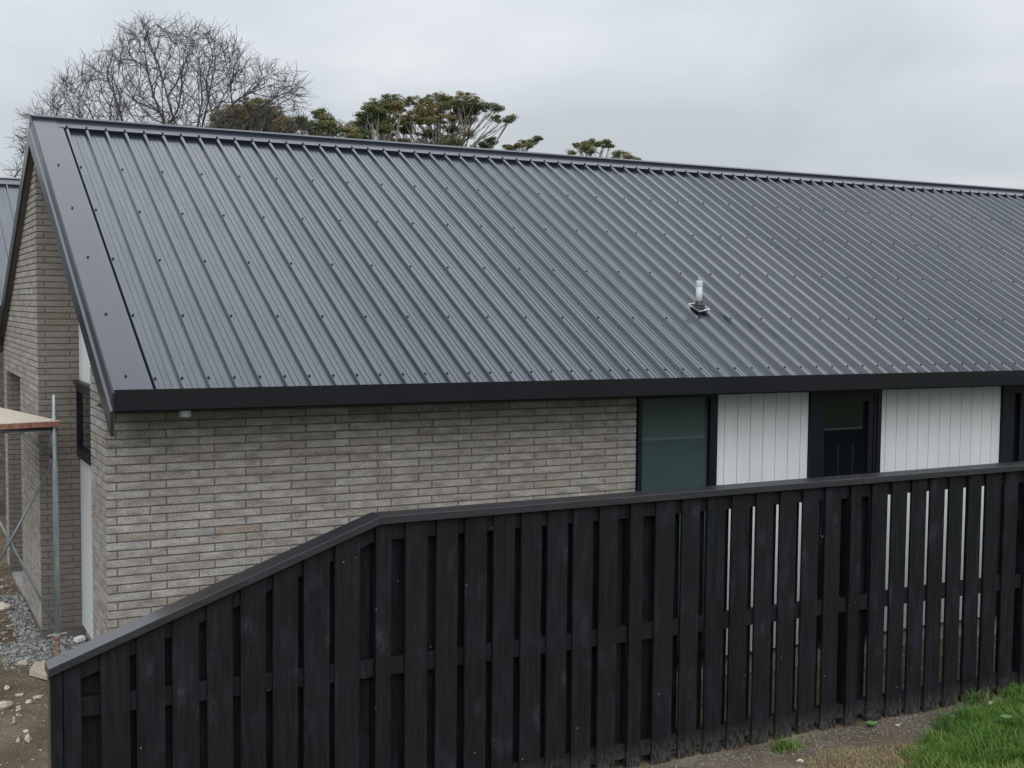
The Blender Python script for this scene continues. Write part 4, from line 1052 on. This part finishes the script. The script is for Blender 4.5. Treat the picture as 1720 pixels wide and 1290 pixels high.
for i_ in range(4, len(P)):
    if rad[i_] < 0.03:
        d0 = Vector(P[i_])-Vector(P[par[i_]]); d0.normalize()
        for _ in range(4 if kids[i_] == 0 else (2 if rt.random() < 0.45 else 1)):
            d = (d0 + Vector((rt.gauss(0, .4), rt.gauss(0, .4), rt.gauss(0.2, .32)))).normalized(); a = Vector(P[i_]); l_ = rt.uniform(0.15, 0.5)
            b = a+d*l_; tw.append((a, b, 0.0065, 0.005, 0)); d2 = (d+Vector((rt.gauss(0, .5), rt.gauss(0, .5), rt.gauss(0.1, .4)))).normalized(); tw.append((b, b+d2*l_*0.7, 0.006, 0.004, 0))
            if rt.random() < 0.5:
                d3 = (d+Vector((rt.gauss(0, .7), rt.gauss(0, .7), rt.gauss(0.1, .5)))).normalized(); tw.append(((a+b)/2, (a+b)/2+d3*l_*0.7, 0.006, 0.004, 0))
q = G(); seg_tubes(q, small+tw, 4); q.build('branches', M_TWIG, t1, outward=False)

# evergreen gum trees farther off: pads of leaves at the ends of forking pale limbs
def gum(name, label, D, trunk_px, pads, hues, seed, leaf=0.085, dens=1.0, group=None, depth=1.0, clump=0.42):
    rr = random.Random(seed); nr = np.random.default_rng(seed)
    tx = trunk_px; b0 = far_point(tx, 560, D); b0.z = ZG
    root = empty(name, tuple(b0), label=label, cat='tree', group=group)
    S = D/FPX
    zlow = far_point(tx, 280, D)
    segs = []; LV = []; LR_ = []
    for (px_, py_, rx, ry) in pads:
        dz = rr.uniform(-1, 1)*rx*S*depth*1.2
        c0 = far_point(px_, py_, D+dz)
        # limb rising from the trunk and spreading under the pad
        st = b0.lerp(zlow, rr.uniform(0.55, 0.98)); cur = c0 - Vector((0, 0, ry*S*0.4)); mid = st.lerp(cur, 0.5) + Vector((rr.gauss(0, .3), rr.gauss(0, .3), 0.1*(cur-st).length*-0.1))
        pts = []
        for k in range(9):
            t = k/8; pts.append(st*(1-t)**2 + mid*2*t*(1-t) + cur*t*t + Vector((rr.gauss(0, .05), rr.gauss(0, .05), 0)))
        for k in range(8): segs.append((pts[k], pts[k+1], 0.075-0.05*k/8, 0.075-0.05*(k+1)/8, 0))
        ph = rr.random()*0.15 + (0.46 if rr.random() < hues + 0.25 else 0.16)
        ncl = max(5, int(rx*ry/(13.5)*dens))
        for c_ in range(ncl):
            while True:
                u, v, w = rr.uniform(-1, 1), rr.uniform(-1, 1), rr.uniform(-1, 1)
                if u*u+v*v+w*w < 1: break
            # ragged pad: clumps sit high, the underside is open
            cc = c0 + _r2*(u*rx*S*0.92) + Vector((0, 0, 1))*(v*ry*S*0.88) + _f*(w*rx*S*depth)
            if rr.random() < 0.7:
                s0 = pts[rr.choice((4, 5, 6, 7, 8))]; md = s0.lerp(cc, 0.5)+Vector((rr.gauss(0, .12), rr.gauss(0, .12), -0.12)); segs.append((s0, md, 0.026, 0.02, 0)); segs.append((md, cc, 0.02, 0.01, 0))
            hue = ph + rr.random()*0.22 + 0.16*v  # lit clump tops and darker undersides are put into the leaf colour
            R_ = clump*rr.uniform(0.4, 1.2)*0.75; nl = int(135*rr.uniform(0.7, 1.3))
            loc = nr.normal(0, 1, (nl, 3)); loc /= np.linalg.norm(loc, axis=1)[:, None]; loc *= (R_*nr.random((nl, 1))**0.45); loc[:, 2] *= 0.5
            a = nr.normal(0, 1, (nl, 3)); a /= np.linalg.norm(a, axis=1)[:, None]; b = nr.normal(0, 1, (nl, 3)); b -= (a*b).sum(1)[:, None]*a; b /= np.linalg.norm(b, axis=1)[:, None]
            ls = leaf*nr.uniform(0.6, 1.25, (nl, 1)); c3 = loc+np.array(cc)
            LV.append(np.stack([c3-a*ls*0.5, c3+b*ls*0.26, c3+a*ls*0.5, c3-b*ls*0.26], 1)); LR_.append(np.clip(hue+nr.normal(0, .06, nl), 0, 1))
    tpts = [b0.lerp(zlow, t)+Vector((math.sin(t*5+seed)*0.15, 0, 0)) for t in [k/6 for k in range(7)]]
    for k in range(6): segs.append((tpts[k], tpts[k+1], 0.32-0.03*k, 0.29-0.03*k, 0))
    q = G(); seg_tubes(q, segs, 5); q.build('trunk', M_GUMB, root, outward=False)
    V = np.concatenate(LV).reshape(-1, 3); R2 = np.concatenate(LR_); n = len(R2)
    me = bpy.data.meshes.new('crown'); me.vertices.add(len(V)); me.vertices.foreach_set('co', V.ravel()); me.loops.add(4*n); me.loops.foreach_set('vertex_index', np.arange(4*n))
    me.polygons.add(n); me.polygons.foreach_set('loop_start', np.arange(n)*4); at = me.attributes.new('rnd', 'FLOAT', 'FACE'); at.data.foreach_set('value', R2); me.update(); me.validate()
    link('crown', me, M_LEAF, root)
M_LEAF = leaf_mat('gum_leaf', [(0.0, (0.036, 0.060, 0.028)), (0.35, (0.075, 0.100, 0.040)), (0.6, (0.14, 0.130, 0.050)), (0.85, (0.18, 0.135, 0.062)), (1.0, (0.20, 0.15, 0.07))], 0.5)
GRP = 'gum trees beyond the roof ridge'
gum('gum_tree', 'brownish domed evergreen tree half veiled by the bare tree', 58, 425, [(428, 185, 34, 22), (395, 200, 38, 22), (455, 200, 36, 24), (420, 218, 58, 22), (375, 212, 24, 18), (478, 212, 20, 18), (490, 226, 18, 14)], 0.75, 21, dens=1.35, group=GRP)
gum('gum_tree', 'small dark green evergreen tree between the bare tree and the big gum', 62, 540, [(535, 190, 12, 9), (552, 203, 18, 14), (520, 212, 22, 10), (505, 203, 12, 8), (545, 222, 34, 12), (580, 214, 14, 10), (592, 226, 12, 10), (528, 228, 20, 8)], 0.05, 22, dens=1.5, group=GRP)
gum('gum_tree', 'tall gum tree with dark left crown leaning out over the ridge', 64, 640, [(660, 166, 18, 7), (640, 178, 28, 13), (625, 192, 24, 14), (612, 208, 22, 14), (650, 196, 22, 12), (602, 226, 22, 12), (640, 214, 18, 10), (672, 180, 14, 10), (600, 240, 20, 10), (606, 196, 8, 5)], 0.35, 23, dens=1.45, group=GRP)
gum('gum_tree', 'widest gum tree with flat brown green canopy and open pale limbs', 66, 740, [(700, 172, 26, 10), (735, 170, 30, 10), (775, 168, 34, 9), (720, 186, 36, 14), (765, 185, 34, 14), (800, 180, 28, 11), (690, 200, 28, 14), (740, 203, 28, 12), (785, 200, 22, 12), (830, 180, 18, 7), (672, 218, 20, 13), (722, 226, 26, 7), (662, 236, 24, 11), (760, 220, 14, 9), (700, 244, 36, 9), (755, 240, 26, 11), (845, 200, 24, 6), (858, 196, 12, 5), (790, 224, 10, 7)], 0.55, 24, dens=1.3, group=GRP)
gum('gum_tree', 'low windswept gum crown right of the widest gum', 68, 800, [(826, 236, 14, 7), (808, 246, 16, 6), (866, 247, 20, 6), (880, 243, 16, 6), (897, 236, 12, 6), (905, 232, 7, 4), (852, 250, 12, 5)], 0.15, 25, dens=1.7, group=GRP, clump=0.34)
gum('gum_tree', 'small rounded gum crown standing alone above the ridge at centre', 75, 992, [(992, 240, 18, 6), (975, 246, 16, 7), (1012, 242, 18, 6), (960, 258, 8, 5), (1024, 246, 8, 4), (985, 252, 14, 5)], 0.5, 26, dens=1.8, group=GRP, clump=0.38)
gum('gum_tree', 'lowest and rightmost gum crown just peeping over the ridge', 77, 1045, [(1040, 258, 11, 6), (1055, 262, 12, 5), (1068, 268, 9, 4), (1030, 266, 8, 4)], 0.3, 27, dens=2.0, group=GRP, clump=0.36)
